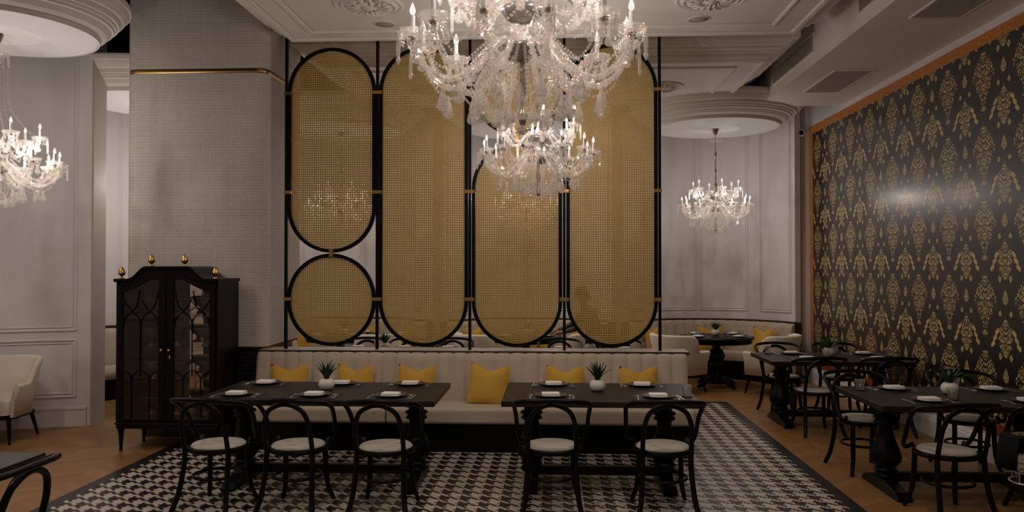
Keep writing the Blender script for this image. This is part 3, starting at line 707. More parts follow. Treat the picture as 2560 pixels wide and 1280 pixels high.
def setting(x, y, z, rz, place, items=('placemat', 'plate', 'napkin', 'fork', 'spoon', 'knife')):
    """local frame: the diner sits at -y"""
    off = {'placemat': (0, 0, 0), 'plate': (0, .0, .0025), 'napkin': (0, 0, .0115), 'fork': (-.16, -.02, .0025), 'spoon': (.15, -.02, .0025), 'knife': (.175, -.02, .0025)}
    for it in items:
        ox, oy, oz = off[it]
        j = 0 if it in ('placemat', 'plate') else random.uniform(-.10, .10)
        dup(PR[it], (x + ox * cos(rz) - oy * sin(rz), y + ox * sin(rz) + oy * cos(rz), z + oz), rz + j, DESC[it] + ' ' + place, GRP[it])
def tumbler(x, y, z, place):
    dup(PR['coaster'], (x, y, z), 0, DESC['coaster'] + ' ' + place, GRP['coaster'])
    dup(PR['glass'], (x, y, z + .004), 0, DESC['glass'] + ' ' + place, GRP['glass'])
def make_plant(tall):
    t = thing('potted_plant', 'x', 'plant')
    MB().lathe([(0, 0), (.035, 0), (.055, .012), (.068, .04), (.066, .065), (.05, .088), (.038, .094), (.034, .09), (.0, .085)], 28).build('pot', 'pot', t)
    mb = MB(); n = 17 if tall else 20
    for k in range(n):
        a = k * 2.399; f = (k + .5) / n; out = (.035 + .075 * f) * (1 if tall else 1.25); h = (.16 - .07 * f) * (1 if tall else .85); ww = .012 if tall else .014
        ux, uy = cos(a), sin(a); rows = []
        for i in range(6):
            q = i / 5; r = .012 + out * q ** 1.4; z = .085 + h * (q ** .8); wd = ww * (.5 + 1.6 * q * (1 - q) * 2) * (1 - q ** 3) + .0005
            rows.append([(ux * r - uy * wd, uy * r + ux * wd, z), (ux * (r - .006), uy * (r - .006), z + .001), (ux * r + uy * wd, uy * r - ux * wd, z)])
        mb.grid(rows, True)
    mb.build('foliage', 'leaf_tall' if tall else 'leaf', t); return t
PT = P_(make_plant(True)); PT2 = P_(make_plant(False))

# ------------------------------------------------------------------ dining group in front of the banquette
table(-2.80, -.915, 6.05, 7.03, 'long black dining table with three chairs in front of the banquette')
table(-.405, 1.12, 6.09, 7.08, 'black dining table with two chairs in front of the banquette')
fr = 'bentwood chairs drawn up to the tables before the banquette'
chair(-2.50, 5.84, -.13, 'black bentwood chair with cream pad nearest the glass cabinet', fr)
chair(-1.90, 5.85, -.07, 'black bentwood chair in the middle of the three at the long table', fr)
chair(-1.24, 5.84, -.04, 'black bentwood chair at the right end of the long three-chair table', fr)
chair(-.015, 5.93, 0.0, 'black bentwood chair, left of the pair at the two-chair table', fr)
chair(.80, 5.94, .03, 'black bentwood chair, right of the pair at the two-chair table', fr)
zt = .753
for k, (x, nm) in enumerate(((-2.53, 'left'), (-1.90, 'middle'), (-1.285, 'right'))):
    setting(x, 6.24, zt, 0, 'at the %s near place of the three-chair table' % nm)
for k, (x, nm) in enumerate(((-2.52, 'left'), (-1.85, 'middle'), (-1.245, 'right'))):
    setting(x, 6.86, zt, pi, 'at the %s far place of the three-chair table' % nm)
for x, nm in ((-.025, 'left'), (.815, 'right')): setting(x, 6.30, zt, 0, 'at the %s near place of the two-chair table' % nm)
for x, nm in ((-.005, 'left'), (.753, 'right')): setting(x, 6.90, zt, pi, 'at the %s far place of the two-chair table' % nm)
tumbler(1.05, 6.37, zt, 'at the right end of the two-chair table')
dup(PT, (-1.90, 6.58, zt), .4, 'spiky dark green plant in a round white pot on the long three-chair table', 'potted table plants')
dup(PT, (.36, 6.63, zt), 1.7, 'spiky dark green plant in a round white pot on the two-chair table', 'potted table plants')
cg = 'mustard cushions on the front banquette'
for x, z, rz, rl, lb in ((-2.64, .655, .05, -.03, 'mustard cushion, leftmost on the front banquette near the cabinet'), (-1.975, .655, -.04, .02, 'mustard cushion behind the plant of the long three-chair table'), (-1.365, .655, .03, .04, 'mustard cushion behind the right far-side place of the long table'),
                         (.107, .655, -.03, .02, 'mustard cushion behind the left half of the two-chair table'), (.83, .655, .04, -.02, 'mustard cushion, rightmost on the front banquette')):
    cushion(x, 7.84, z - .03, rz, lb, cg, roll=rl, sc=.9)
cushion(-.64, 7.80, .632, -.06, 'mustard cushion fully visible in the gap between the two front tables', cg, roll=.09, sc=.95)

# ------------------------------------------------------------------ right-hand tables by the damask wall
table(2.425, 3.92, 6.03, 7.03, 'black dining table nearest the camera beside the damask wall')
table(2.365, 3.90, 8.80, 9.75, 'black dining table farther back beside the damask wall')
rg = 'bentwood chairs at the tables by the damask wall'
chair(2.83, 5.93, .12, 'bentwood chair at the near side of the front damask-wall table, seat in full view', rg)
chair(3.56, 5.95, .05, 'black bentwood chair cut by the right picture edge at the front damask-wall table', rg)
chair(2.70, 7.14, pi + .1, 'black bentwood chair at the far left place of the front damask-wall table', rg)
chair(3.62, 7.2, pi - .1, 'black bentwood chair at the far right place of the front damask-wall table', rg)
chair(2.80, 8.75, .08, 'black bentwood chair at the near left place of the back damask-wall table', rg)
chair(3.56, 8.78, -.05, 'shadowed bentwood chair on the near right side of the back damask-wall table', rg)
chair(2.76, 9.83, pi + .05, 'black bentwood chair at the far left place of the back damask-wall table', rg)
chair(3.45, 9.86, pi - .05, 'black bentwood chair at the far right place of the back damask-wall table, before the wallpaper', rg)
for (a, b, y0, y1, nm) in ((2.86, 3.60, 6.25, 6.84, 'front'), (2.81, 3.59, 9.03, 9.56, 'back')):
    setting(a, y0, .75, 0, 'near left on the %s damask-wall table' % nm); setting(b, y0, .75, 0, 'near right on the %s damask-wall table' % nm)
    setting(a - .02, y1, .75, pi, 'far left on the %s damask-wall table' % nm); setting(b + .03, y1, .75, pi, 'far right on the %s damask-wall table' % nm)
for x, y, nm in ((2.55, 6.80, 'at the far left corner of the front damask-wall table'), (3.085, 6.36, 'right of the near left plate on the front damask-wall table'), (3.38, 6.93, 'behind the pot on the front damask-wall table'),
                 (2.53, 9.60, 'at the far left corner of the back damask-wall table'), (3.09, 9.26, 'before the pot on the back damask-wall table'), (3.33, 9.66, 'behind the pot on the back damask-wall table'), (3.84, 9.40, 'at the wall end of the back damask-wall table')):
    tumbler(x, y, .75, nm)
dup(PT2, (3.20, 6.64, .75), .3, 'bushy green plant in a round white pot on the front damask-wall table', 'potted table plants')
dup(PT2, (3.17, 9.39, .75), 1.1, 'bushy green plant in a round white pot on the back damask-wall table', 'potted table plants')

# ------------------------------------------------------------------ back alcoves with curved banquettes
def booth(c, nm, a0=16, a1=164):
    b = thing('curved_banquette', 'curved cream channel-tufted banquette in the %s back alcove' % nm, 'banquette', (0, 0, 0), 0, 'curved alcove banquettes')
    n = 19
    def P(s):
        a = R_(a1 + (a0 - a1) * s); return (c[0] + 1.36 * cos(a), c[1] + 1.36 * sin(a), -cos(a), -sin(a))
    mb = MB(); tufted(mb, P, n, .44, .90, .15, .04, 6); mb.build('backrest', 'fabric', b)
    mb = MB(); mb.sector(c, .86, 1.24, .29, .44, a0, a1, 40, True); bevel(mb.build('seat_cushion', 'fabric_seam', b), .025, 3)
    mb = MB(); mb.sector(c, .93, 1.36, 0, .285, a0, a1, 40); mb.build('plinth', 'black_wood', b)
    mb = MB(); mb.sector(c, 1.35, 1.415, 0, .93, a0, a1, 40)
    for e in (a0 - .7, a1): mb.sector(c, 1.30, 1.415, 0, .93, e, e + .7, 2); mb.sector(c, .9, 1.30, 0, .28, e, e + .7, 2)
    mb.build('wood_surround', 'brown_wood', b)
def alcove(c, nm, settings, people=False):
    booth(c, nm); x, y = c
    round_table(x, y - .02, 'round black pedestal table in the %s back alcove' % nm)
    armchair(x - .64, y - .55, -.85, 'cream tub armchair at the left of the %s back alcove table' % nm)
    armchair(x + (.66 if not people else .74), y - (.58 if not people else .30), .85 if not people else 1.1, 'cream tub armchair at the right of the %s back alcove table' % nm)
    for sx, sy, rz, lb in settings: setting(x + sx, y + sy, .75, rz, '%s, round table, %s back alcove' % (lb, nm))
    for k, (dx, dy, w_) in enumerate(((-.1, .16, 'left of the pot'), (.16, .02, 'before the pot'), (.36, .06, 'at the right'))):
        tumbler(x + dx - (.15 if k == 0 else 0), y + dy - .08, .75, '%s, round table, %s back alcove' % (w_, nm))
    dup(PT2, (x + .02, y + .12, .75), .9, 'green plant in a white pot on the round table in the %s back alcove' % nm, 'potted table plants')
    for ang, w_ in ((140, 'left'), (84, 'middle'), (38, 'right')):
        a = R_(ang); cushion(x + 1.10 * cos(a), y + 1.10 * sin(a), .63, a - pi / 2, 'mustard cushion at the %s of the curved banquette in the %s back alcove' % (w_, nm), 'cushions in the back alcoves', tilt=-.14, sc=.98)
ST = [(-.30, -.22, -.75, 'front left place'), (.28, -.22, .75, 'front right place'), (-.24, .30, pi + .5, 'rear left place'), (.30, .28, pi - .6, 'rear right place')]
alcove(BACK[0], 'right', ST); alcove(BACK[1], 'middle', ST, True); alcove(BACK[2], 'left', ST)

# banquette of the side alcove glimpsed left of the cabinet
b = thing('curved_banquette', 'cream curved banquette with dark end panel glimpsed between the left wall and the cabinet', 'banquette')
def P2(s): a = R_(180 - 112 * s); return (L2[0] + 1.50 * cos(a), L2[1] + 1.50 * sin(a), -cos(a), -sin(a))
mb = MB(); tufted(mb, P2, 16, .44, .92, .15, .04, 6); mb.build('backrest', 'fabric', b)
mb = MB(); mb.sector(L2, .95, 1.36, .28, .44, 68, 180, 30, True); mb.build('seat_cushion', 'fabric_seam', b)
mb = MB(); mb.sector(L2, 1.0, 1.50, 0, .275, 68, 180, 30); mb.build('plinth', 'black_wood', b)
mb = MB(); mb.sector(L2, 1.49, 1.545, 0, .96, 68, 180, 30); mb.build('wood_surround', 'brown_wood', b)
b2 = thing('side_banquette', 'short cream banquette end with dark brown side panel behind the left wall end', 'banquette', (-5.17, 9.3, 0))
MB().box(0, .05, 0, .9, 0, .93).build('side_panel', 'brown_wood', b2)
mb = MB(); tufted(mb, lambda s: (.05 , .02 + .9 * s, 1, 0), 6, .30, .90, .14, .04, 6); mb.build('backrest', 'fabric', b2)

# ------------------------------------------------------------------ dining row just behind the screen
table(-2.85, -.95, 9.12, 10.12, 'long black dining table behind the screen ledge on the left'); table(-.40, 1.15, 9.12, 10.12, 'black dining table behind the screen ledge on the right')
for x, lb in ((-2.47, 'leftmost'), (-1.88, 'second from the left'), (-1.33, 'third from the left'), (.08, 'fourth from the left'), (.87, 'rightmost')):
    chair(x, 10.22, pi + random.uniform(-.1, .1), 'black bentwood chair behind the screen ledge, %s of the row' % lb, 'chairs behind the screen')
    setting(x, 9.93, .753, pi, 'on the far side behind the screen, %s' % lb)
    tumbler(x + .25, 9.92, .753, 'on the far side behind the screen, %s' % lb)
dup(PT2, (-2.08, 9.72, .753), 2, 'bushy green plant in a white pot seen under the first cane circle', 'potted table plants')
dup(PT2, (.44, 9.72, .753), 2.6, 'bushy green plant in a white pot seen under the rightmost cane oval', 'potted table plants')

# ------------------------------------------------------------------ left alcove furniture
armchair(-5.73, 7.93, pi + .12, 'cream tub armchair by the curved panelled wall at the left edge')
round_table(-5.80, 7.20, 'dark round table cut by the left picture edge', .5)

# ------------------------------------------------------------------ foreground left table and chair
table(-4.4, -2.81, 3.32, 4.28, 'black dining table corner at the lower left of the picture')
chair(-2.77, 3.72, pi / 2, 'black bentwood chair cropped at the lower left corner, seen from behind', 'foreground bentwood chair')
setting(-3.12, 3.95, .75, pi / 2, 'on the cropped table at the lower left', ('placemat', 'plate', 'napkin', 'fork', 'spoon', 'knife'))
# ------------------------------------------------------------------ ice bucket on its stand
ib = thing('ice_bucket_stand', 'chrome wine bucket on a stand with a black cloth at the right edge', 'ice bucket', (2.40, 4.15, 0))
MB().lathe([(0, .70), (.062, .70), (.068, .71), (.085, .90), (.092, .93), (.095, .93), (.089, .90), (.072, .712), (0, .708)], 32).build('bucket', 'chrome', ib)
mb = MB().tube([(.10 * cos(2 * pi * k / 28), .10 * sin(2 * pi * k / 28), .70) for k in range(28)], .005, 8, closed=True)
mb.tube([(.10 * cos(2 * pi * k / 28), .10 * sin(2 * pi * k / 28), .755) for k in range(28)], .004, 8, closed=True)
for k in range(4): a = k * pi / 2 + .5; mb.tube([(.10 * cos(a), .10 * sin(a), .70), (.10 * cos(a), .10 * sin(a), .755)], .004, 6)
mb.build('ring_holder', 'chrome', ib)
mb = MB(); mb.lathe([(.02, .69), (.09, .69), (.09, .68), (.02, .67), (.016, .3), (.02, .05)], 20); mb.build('column', 'metal_black', ib)
for k in range(3): a = 2 * pi * k / 3 + .4; MB().tube([(0, 0, .12), (.1 * cos(a), .1 * sin(a), .07), (.17 * cos(a), .17 * sin(a), .008)], .011, 8).build('foot', 'metal_black', ib)
cl = MB(); rows = []
for i in range(13):
    u = i / 12; x = -.10 - .035 * sin(u * pi) + .01 * sin(u * 20)
    rows.append([(x + .035, -.07 + .14 * u, .935), (x, -.075 + .15 * u, .925), (x - .012, -.08 + .16 * u, .85), (x - .02 + .006 * sin(u * 25), -.085 + .17 * u, .77)])
cl.grid(rows, True); o = cl.build('draped_cloth', 'apron'); s = o.modifiers.new('t', 'SOLIDIFY'); s.thickness = .006; o.location = (2.40, 4.15, 0)
tag(o, 'black cloth draped over the side of the chrome wine bucket', 'cloth')

# ------------------------------------------------------------------ display cabinet
cb = thing('display_cabinet', 'tall black glazed display cabinet with gold finials before the mosaic pillar', 'cabinet', (-4.22, 7.48, 0))
CW, CD = 1.0, .50
for x in (.035, CW - .035):
    for y in (.035, CD - .035):
        MB().lathe([(.012, 0), (.018, .01), (.014, .03), (.024, .17), (.03, .18), (.024, .19), (.032, .20), (.032, .22)], 14, (x, y, 0)).build('leg', 'black_wood', cb)
mb = MB().box(0, CW, 0, CD, .22, .30); mb.box(-.012, CW + .012, -.012, CD, .262, .275); bevel(mb.build('base_frame', 'black_wood', cb), .004, 1)
def topz(x):
    d = abs(x - .5)
    if d < .21: return 1.785
    if d > .40: return 1.665
    t = (.40 - d) / .19; return 1.665 + .12 * (t * t * (3 - 2 * t)) ** 1.3
def innerz(x):   # top edge of the glass
    d = abs(x - .5)
    return 1.535 + .12 * max(0, min(1, (.42 - d) / .26)) ** 1.2
crest = [(x / 40 * (CW + .03) - .015, topz(min(max(x / 40 * (CW + .03) - .015, 0), 1))) for x in range(41)]
# front frieze above the doors, following the crown
fr_ = MB(); N = 40
rows = [[(k / N * CW, 0, 1.60 if not (.07 < k / N < .93) else innerz(k / N) + .035), (k / N * CW, 0, topz(k / N) - .03), (k / N * CW, .03, topz(k / N) - .03), (k / N * CW, .03, 1.60 if not (.07 < k / N < .93) else innerz(k / N) + .035)] for k in range(N + 1)]
fr_.grid(rows, False, close_v=True); fr_.build('frieze', 'black_wood', cb)
# roof following the crest over the full depth, with a moulded lip
rf = MB(); rows = [[(x, -.02, z - .032), (x, -.035, z - .012), (x, -.02, z), (x, CD, z), (x, CD, z - .032)] for x, z in crest]
rf.grid(rows, False, close_v=True); rf.add(rows[0], [(0, 1, 2, 3, 4)]); rf.add(rows[-1], [(4, 3, 2, 1, 0)]); rf.build('cornice', 'black_wood', cb)
bk = MB(); rows = [[(x, CD - .02, .30), (x, CD - .02, z - .03), (x, CD, z - .03), (x, CD, .30)] for x, z in crest[1:-1]]
bk.box(.88, CW, CD - .02, CD, .30, 1.66); bk.build('back_panel', 'black_wood', cb)
M['cab_back'] = mottled('cabinet_lining', (.10, .075, .065), (.13, .10, .09), 6, .5)
MB().box(.02, .5, CD - .02, CD, .30, 1.66).build('back_lining', 'cab_back', cb)
rows = [[(.5 + .38 * k / 12, CD - .012, .30), (.5 + .38 * k / 12, CD - .012, topz(.5 + .38 * k / 12) - .035)] for k in range(13)]
M['mirror'] = mottled('mirror_glass', (.72, .68, .64), (.74, .70, .66), 3, .03, metal=1)
o = MB().grid(rows, False).build('mirror_back', 'mirror', cb); s = o.modifiers.new('t', 'SOLIDIFY'); s.thickness = .004
MB().box(0, .02, 0, CD, .30, 1.64).build('side_panel', 'black_wood', cb); MB().box(CW - .02, CW, 0, CD, .30, 1.64).build('side_panel', 'black_wood', cb)
MB().box(.02, CW - .02, .02, CD - .02, .30, .315).build('floor_board', 'black_wood', cb)
for z in (.66, .985, 1.285): MB().box(.02, CW - .02, .05, CD - .02, z, z + .008).build('shelf', 'pane', cb)
def door(mir):
    def X(x): return 1 - x if mir else x
    d = MB(); z0 = .325
    def seg(x0, x1, za, zb): a, b = sorted((X(x0), X(x1))); d.box(a, b, -.018, .004, za, zb)
    seg(.02, .075, .30, 1.60); seg(.425, .498, .30, innerz(.46) + .06); seg(.075, .425, .30, z0)
    rows = [[(X(x), -.018, innerz(x)), (X(x), -.018, innerz(x) + .05), (X(x), .004, innerz(x) + .05), (X(x), .004, innerz(x))] for x in [.07 + .36 * k / 12 for k in range(13)]]
    d.grid(rows, False, close_v=True)
    dr = bevel(d.build('door', 'black_wood', cb), .004, 1)
    g = MB(); g.grid([[(X(.07 + .36 * k / 12), -.004, .32), (X(.07 + .36 * k / 12), -.004, innerz(.07 + .36 * k / 12) + .01)] for k in range(13)], False)
    g = g.build('glass_pane', 'pane', dr); g.modifiers.new('t', 'SOLIDIFY').thickness = .003
    mu = MB(); r = .006
    def T(pts): mu.tube(smooth_path([(X(x), -.012, z) for x, z in pts], 5), r, 6)
    T([(.245, .73), (.245, 1.28)]); T([(.158, .325), (.158, .70)]); T([(.335, .325), (.335, .70)])
    T([(.158, .69), (.175, .74), (.245, .785), (.318, .74), (.335, .69)]); T([(.075, .78), (.13, .75), (.158, .69)]); T([(.425, .78), (.365, .75), (.335, .69)])
    for a, b in ((.075, .245), (.245, .425)):
        m_ = (a + b) / 2; T([(a, 1.20), (a + .02, 1.29), (m_, 1.35), (m_ + .05, 1.41), (b - .01 if b < .3 else b, 1.55)]); T([(b, 1.20), (b - .02, 1.29), (m_, 1.35), (m_ - .05, 1.41), (a + .01 if a > .2 else a, 1.46)])
    mu.build('muntins', 'black_wood', dr)
    MB().lathe([(.004, 0), (.006, .008), (.014, .014), (.016, .022), (.010, .03), (0, .032)], 14).build('knob', 'gold', dr)
    kn = [c for c in bpy.data.objects if c.name.startswith('knob') and c.parent == dr][0]; kn.location = (X(.462), -.018, .98); kn.rotation_euler = (pi / 2, 0, 0)
    if mir: 
        e = MB().ball((X(.462), -.02, .91), .014, 10, 6, (.7, .3, 1.4)).build('escutcheon', 'gold', dr)
door(False); door(True)
for x, y in ((.035, .03), (.33, .03), (.66, .03), (.965, .03)):
    MB().lathe([(.022, 0), (.024, .006), (.010, .012), (.008, .02), (.016, .03), (.028, .04), (.032, .055), (.033, .058), (.030, .062), (.028, .075), (.020, .095), (.010, .108), (.004, .118), (0, .12)], 18, (x, y, topz(x)), flute=9, fl=.05).build('finial', 'gold', cb)
def make_bowl():
    return MB().lathe([(0, 0), (.055, 0), (.058, .008), (.045, .02), (.026, .035), (.022, .06), (.035, .075), (.065, .095), (.088, .135), (.10, .165), (.108, .178), (.104, .182), (.08, .135), (.05, .10), (0, .09)], 28, flute=14, fl=.03).build('pedestal_bowl', 'antique')
BW = P_(make_bowl()); BW['t'][0]['category'] = 'bowl'
for zi, (z, nm) in enumerate(((.315, 'bottom board'), (.668, 'lowest glass shelf'), (.993, 'middle glass shelf'), (1.293, 'top glass shelf'))):
    for x, px in ((.24, 'left'), (.50, 'centre'), (.80, 'right')):
        dup(BW, (-4.22 + x + (.02 if zi % 2 else -.01), 7.48 + .25, z), random.random() * 3, 'antique silver footed bowl at the %s of the cabinet %s' % (px, nm), 'footed bowls in the cabinet')

# ------------------------------------------------------------------ chandeliers
def make_chandelier(H, fine=True):
    t = thing('chandelier', 'x', 'chandelier')
    rd = 10 if fine else 6
    # stem and bowls
    MB().lathe([(.010, .03), (.016, .06), (.028, .08), (.014, .1), (.01, .16), (.02, .2), (.012, .26), (.012, .34)], 12).build('lower_stem', 'hub', t)
    MB().ball((0, 0, .022), .024, 14, 10).build('bottom_ball', 'crystal_drop', t)
    MB().lathe([(.02, .325), (.05, .33), (.085, .35), (.10, .375), (.105, .39), (.09, .40), (.04, .405)], 24, flute=12, fl=.05).build('lower_bowl', 'hub', t)
    MB().lathe([(.02, .50), (.045, .505), (.075, .525), (.09, .55), (.094, .565), (.08, .575), (.03, .58)], 24, flute=12, fl=.05).build('upper_bowl', 'hub', t)
    MB().lathe([(.014, .40), (.03, .42), (.035, .45), (.018, .48), (.014, .50)], 12).build('middle_stem', 'crystal', t)
    MB().lathe([(.014, .58), (.026, .62), (.012, .67), (.03, .72), (.012, .77), (.01, .9), (.02, .94), (.01, .98), (.01, 1.14), (.022, 1.18), (.01, 1.22), (.008, H - .1)], 12).build('upper_stem', 'chrome', t)
    MB().lathe([(.012, H - .10), (.02, H - .095), (.045, H - .03), (.055, H - .005), (.06, H)], 20).build('canopy', 'chrome', t)
    MB().lathe([(.01, 1.365), (.06, 1.36), (.095, 1.375), (.10, 1.39), (.06, 1.385), (.01, 1.38)], 24, flute=12, fl=.05).build('crown_dish', 'crystal', t)
    # drop shapes
    pd = MB().lathe([(.0015, .072), (.004, .066), (.009, .05), (.016, .03), (.019, .016), (.014, .005), (.001, 0)], 6, smooth=False)
    tmp = pd.build('pendant', 'crystal_drop'); pme = tmp.data; bpy.data.objects.remove(tmp)
    sp = MB().lathe([(.0015, .12), (.006, .105), (.009, .07), (.007, .03), (.010, .018), (.001, 0)], 6, smooth=False)
    tmp = sp.build('pendant', 'crystal_drop'); sme = tmp.data; bpy.data.objects.remove(tmp)
    def drop(parent, x, y, z, long=False, s=1.0):
        me = sme if long else pme; h = (.12 if long else .072) * s
        o = bpy.data.objects.new('pendant', me); col.objects.link(o); o.parent = parent; o.location = (x, y, z - h); o.scale = (s, s, s); o.rotation_euler = (0, 0, random.random() * 3)
    def strand(pts, r, name='bead_strand', parent=t, step=None):
        P = [Vector(p) for p in smooth_path(pts, 8)]; mb = MB(); acc = 0; step = step or r * 2.15; last = P[0]; mb.bead(last, r)
        for q in P[1:]:
            d = (q - last).length
            while d >= step: last = last + (q - last) * (step / d); mb.bead(last, r); d = (q - last).length
        return mb.build(name, 'crystal', parent)
    lower = [(.07, .39), (.12, .41), (.18, .35), (.26, .26), (.35, .235), (.44, .29), (.485, .37), (.49, .42)]
    upper = [(.05, .56), (.10, .60), (.15, .56), (.20, .51), (.27, .52), (.32, .58), (.335, .65)]
    for tier, path, n in ((0, lower, 12), (1, upper, 6)):
        proto = None
        for k in range(n):
            a = 2 * pi * k / n + (.13 if tier == 0 else .4); tx, tz = path[-1]
            if proto is None:
                pts = smooth_path([(r, 0, z) for r, z in path], 5); mb = MB().tube(pts, .0125, 8)
                # twisted rope of small beads round the arm
                for i, p in enumerate(pts):
                    [mb.bead((p[0], .014 * cos(i * 1.3 + h), p[2] + .014 * sin(i * 1.3 + h)), .0075) for h in (0, 2.1, 4.2)]
                arm = mb.build('arm', 'crystal', t)
                MB().lathe([(.010, -.004), (.035, -.012), (.060, .006), (.066, .020), (.058, .016), (.014, .006)], 20, (tx, 0, tz), flute=10, fl=.08).build('drip_dish', 'crystal', arm)
                MB().lathe([(.016, -.02), (.02, -.008), (.012, .0)], 12, (tx, 0, tz)).build('cup', 'hub', arm)
                MB().lathe([(.0105, .008), (.0105, .085)], 12, (tx, 0, tz)).build('candle', 'candle', arm)
                MB().lathe([(.004, .085), (.012, .096), (.014, .108), (.009, .125), (.002, .142)], 12, (tx, 0, tz)).build('bulb', 'bulb', arm)
                bs = MB()
                for i in range(10):
                    for q_ in range(4): bs.bead((tx + (.060 - .004 * q_) * cos(i * pi / 5), (.060 - .004 * q_) * sin(i * pi / 5), tz + .004 - .016 * q_), .0072)
                bs.build('bead_ring', 'crystal', arm)
                if tier == 0:
                    q = smooth_path([(.12, 0, .33), (.2, 0, .25), (.32, 0, .185), (.42, 0, .23), (.50, 0, .38)], 8); bb = MB()
                    last = Vector(q[0])
                    for p in q[1:]:
                        p = Vector(p)
                        while (p - last).length > .019: last = last + (p - last).normalized() * .0185; bb.bead(last, .0095)
                    bb.build('bead_strand', 'crystal', arm); bb = MB()
                    q = smooth_path([(.10, .02, .47), (.2, .02, .37), (.32, .01, .28), (.42, 0, .33), (.48, 0, .47)], 8); last = Vector(q[0])
                    for p in q[1:]:
                        p = Vector(p)
                        while (p - last).length > .017: last = last + (p - last).normalized() * .0165; bb.bead(last, .0085)
                    bb.build('bead_strand', 'crystal', arm)
                drop(arm, tx + .062, 0, tz + .005, True, 1.15); drop(arm, tx - .02, .055, tz - .03, False, 1.15); drop(arm, tx - .02, -.055, tz - .03, False, 1.15)
                if tier == 0: drop(arm, .36, 0, .20, False, 1.5)
                proto = (arm, [(c, []) for c in kids(arm)])
                arm.rotation_euler = (0, 0, a)
            else:
                c = copy_tree(proto, t); c.rotation_euler = (0, 0, a)
        for k in range(n):      # swags between neighbours
            a = 2 * pi * k / n + (.13 if tier == 0 else .4); b_ = a + 2 * pi / n; m_ = (a + b_) / 2; tx, tz = path[-1]; rr = tx * .93
            strand([(tx * cos(a), tx * sin(a), tz), (rr * cos(m_), rr * sin(m_), tz - (.10 if tier == 0 else .12)), (tx * cos(b_), tx * sin(b_), tz)], .0085)
            r0_ = tx * .55; strand([(r0_ * cos(a), r0_ * sin(a), tz - .13), (r0_ * cos(m_), r0_ * sin(m_), tz - .20), (r0_ * cos(b_), r0_ * sin(b_), tz - .13)], .0085)
    for k in range(8):          # strands from the crown dish
        a = 2 * pi * k / 8; c_, s_ = cos(a), sin(a)
        strand([(.095 * c_, .095 * s_, 1.37), (.10 * c_, .10 * s_, 1.1), (.13 * c_, .13 * s_, .88), (.31 * c_, .31 * s_, .67)], .005, step=.02)
    for k in range(24):         # lower basket
        a = 2 * pi * k / 24; c_, s_ = cos(a), sin(a)
        strand([(.10 * c_, .10 * s_, .38), (.18 * c_, .18 * s_, .28), (.215 * c_, .215 * s_, .17), (.14 * c_, .14 * s_, .10), (.03 * c_, .03 * s_, .06)], .0095)
    for k in range(14):
        a = 2 * pi * k / 14 + .1; drop(t, .215 * cos(a), .215 * sin(a), .185, False, 1.5)
        drop(t, .12 * cos(a), .12 * sin(a), .125, False, 1.35) if k % 2 else None
    for k in range(8): a = 2 * pi * k / 8 + .1; drop(t, .095 * cos(a), .095 * sin(a), 1.37, True, .8)
    return t
C1 = make_chandelier(1.75); s1 = P_(C1)
dup(s1, (-.14, 3.55, 2.37), .12, 'nearest crystal chandelier, largest in view at the top centre', 'crystal chandeliers')
dup(s1, (-.14, 7.10, 2.37), .3, 'crystal chandelier hanging just below the nearest one, in front of the cane screen', 'crystal chandeliers')
C2 = make_chandelier(1.56); s2 = P_(C2)
for (x, y), lb in (((-4.90, 6.74), 'crystal chandelier cut by the left picture edge under the white drum'), (BACK[0], 'crystal chandelier hanging in the right back alcove'), (BACK[1], 'crystal chandelier in the middle back alcove seen through the cane'),
                   (BACK[2], 'crystal chandelier in the left back alcove seen through the cane'), (L2, 'crystal chandelier hidden behind the pillar in the side alcove')):
    if y == L2[1]: continue
    dup(s2, (x, y, 2.272), random.random(), lb, 'crystal chandeliers')
for x, y, z0 in ((-.14, 3.55, 2.37), (-.14, 7.10, 2.37)):
    for k in range(6): point_light('chandelier_light', (x + .41 * cos(k * pi / 3 + .26), y + .41 * sin(k * pi / 3 + .26), z0 + .68), CH_POWER * .55, .012)
for x, y in [(-4.90, 6.74), L2] + BACK:
    for k in range(5): point_light('chandelier_light', (x + .40 * cos(k * 1.2566), y + .40 * sin(k * 1.2566), 2.27 + .54), CH_POWER * (.78 if x < -4.5 else .42), .012)
for x, y in ((-1.63, 5.0), (1.37, 5.0), (-1.63, 2.6), (1.37, 2.6)): spot_light('fill_spot', (x, y, 4.08), 56, 150)  # added fill spots above the frame, no fixture there; brighten tables and floor
spot_light('fill_spot', (3.45, 4.9, 4.02), 18, 150)  # added spot out of view, lifts the lower right wall and tables
spot_light('fill_spot', (-4.9, 3.6, 3.9), 90, 150)  # added unseen spot, lights the front alcove wall for the cabinet mirror
for x in (-1.6, .1, 1.75): spot_light('fill_spot', (x, 9.75, 4.09), 26, 150)  # added fill behind the screen, brightens alcove chairs and the cane
for x, y in BACK + [(-4.90, 6.74)]: spot_light('fill_spot', (x, y - .75, 3.81), 45, 130)  # added spots below the drum discs, fill for alcove tables and seats

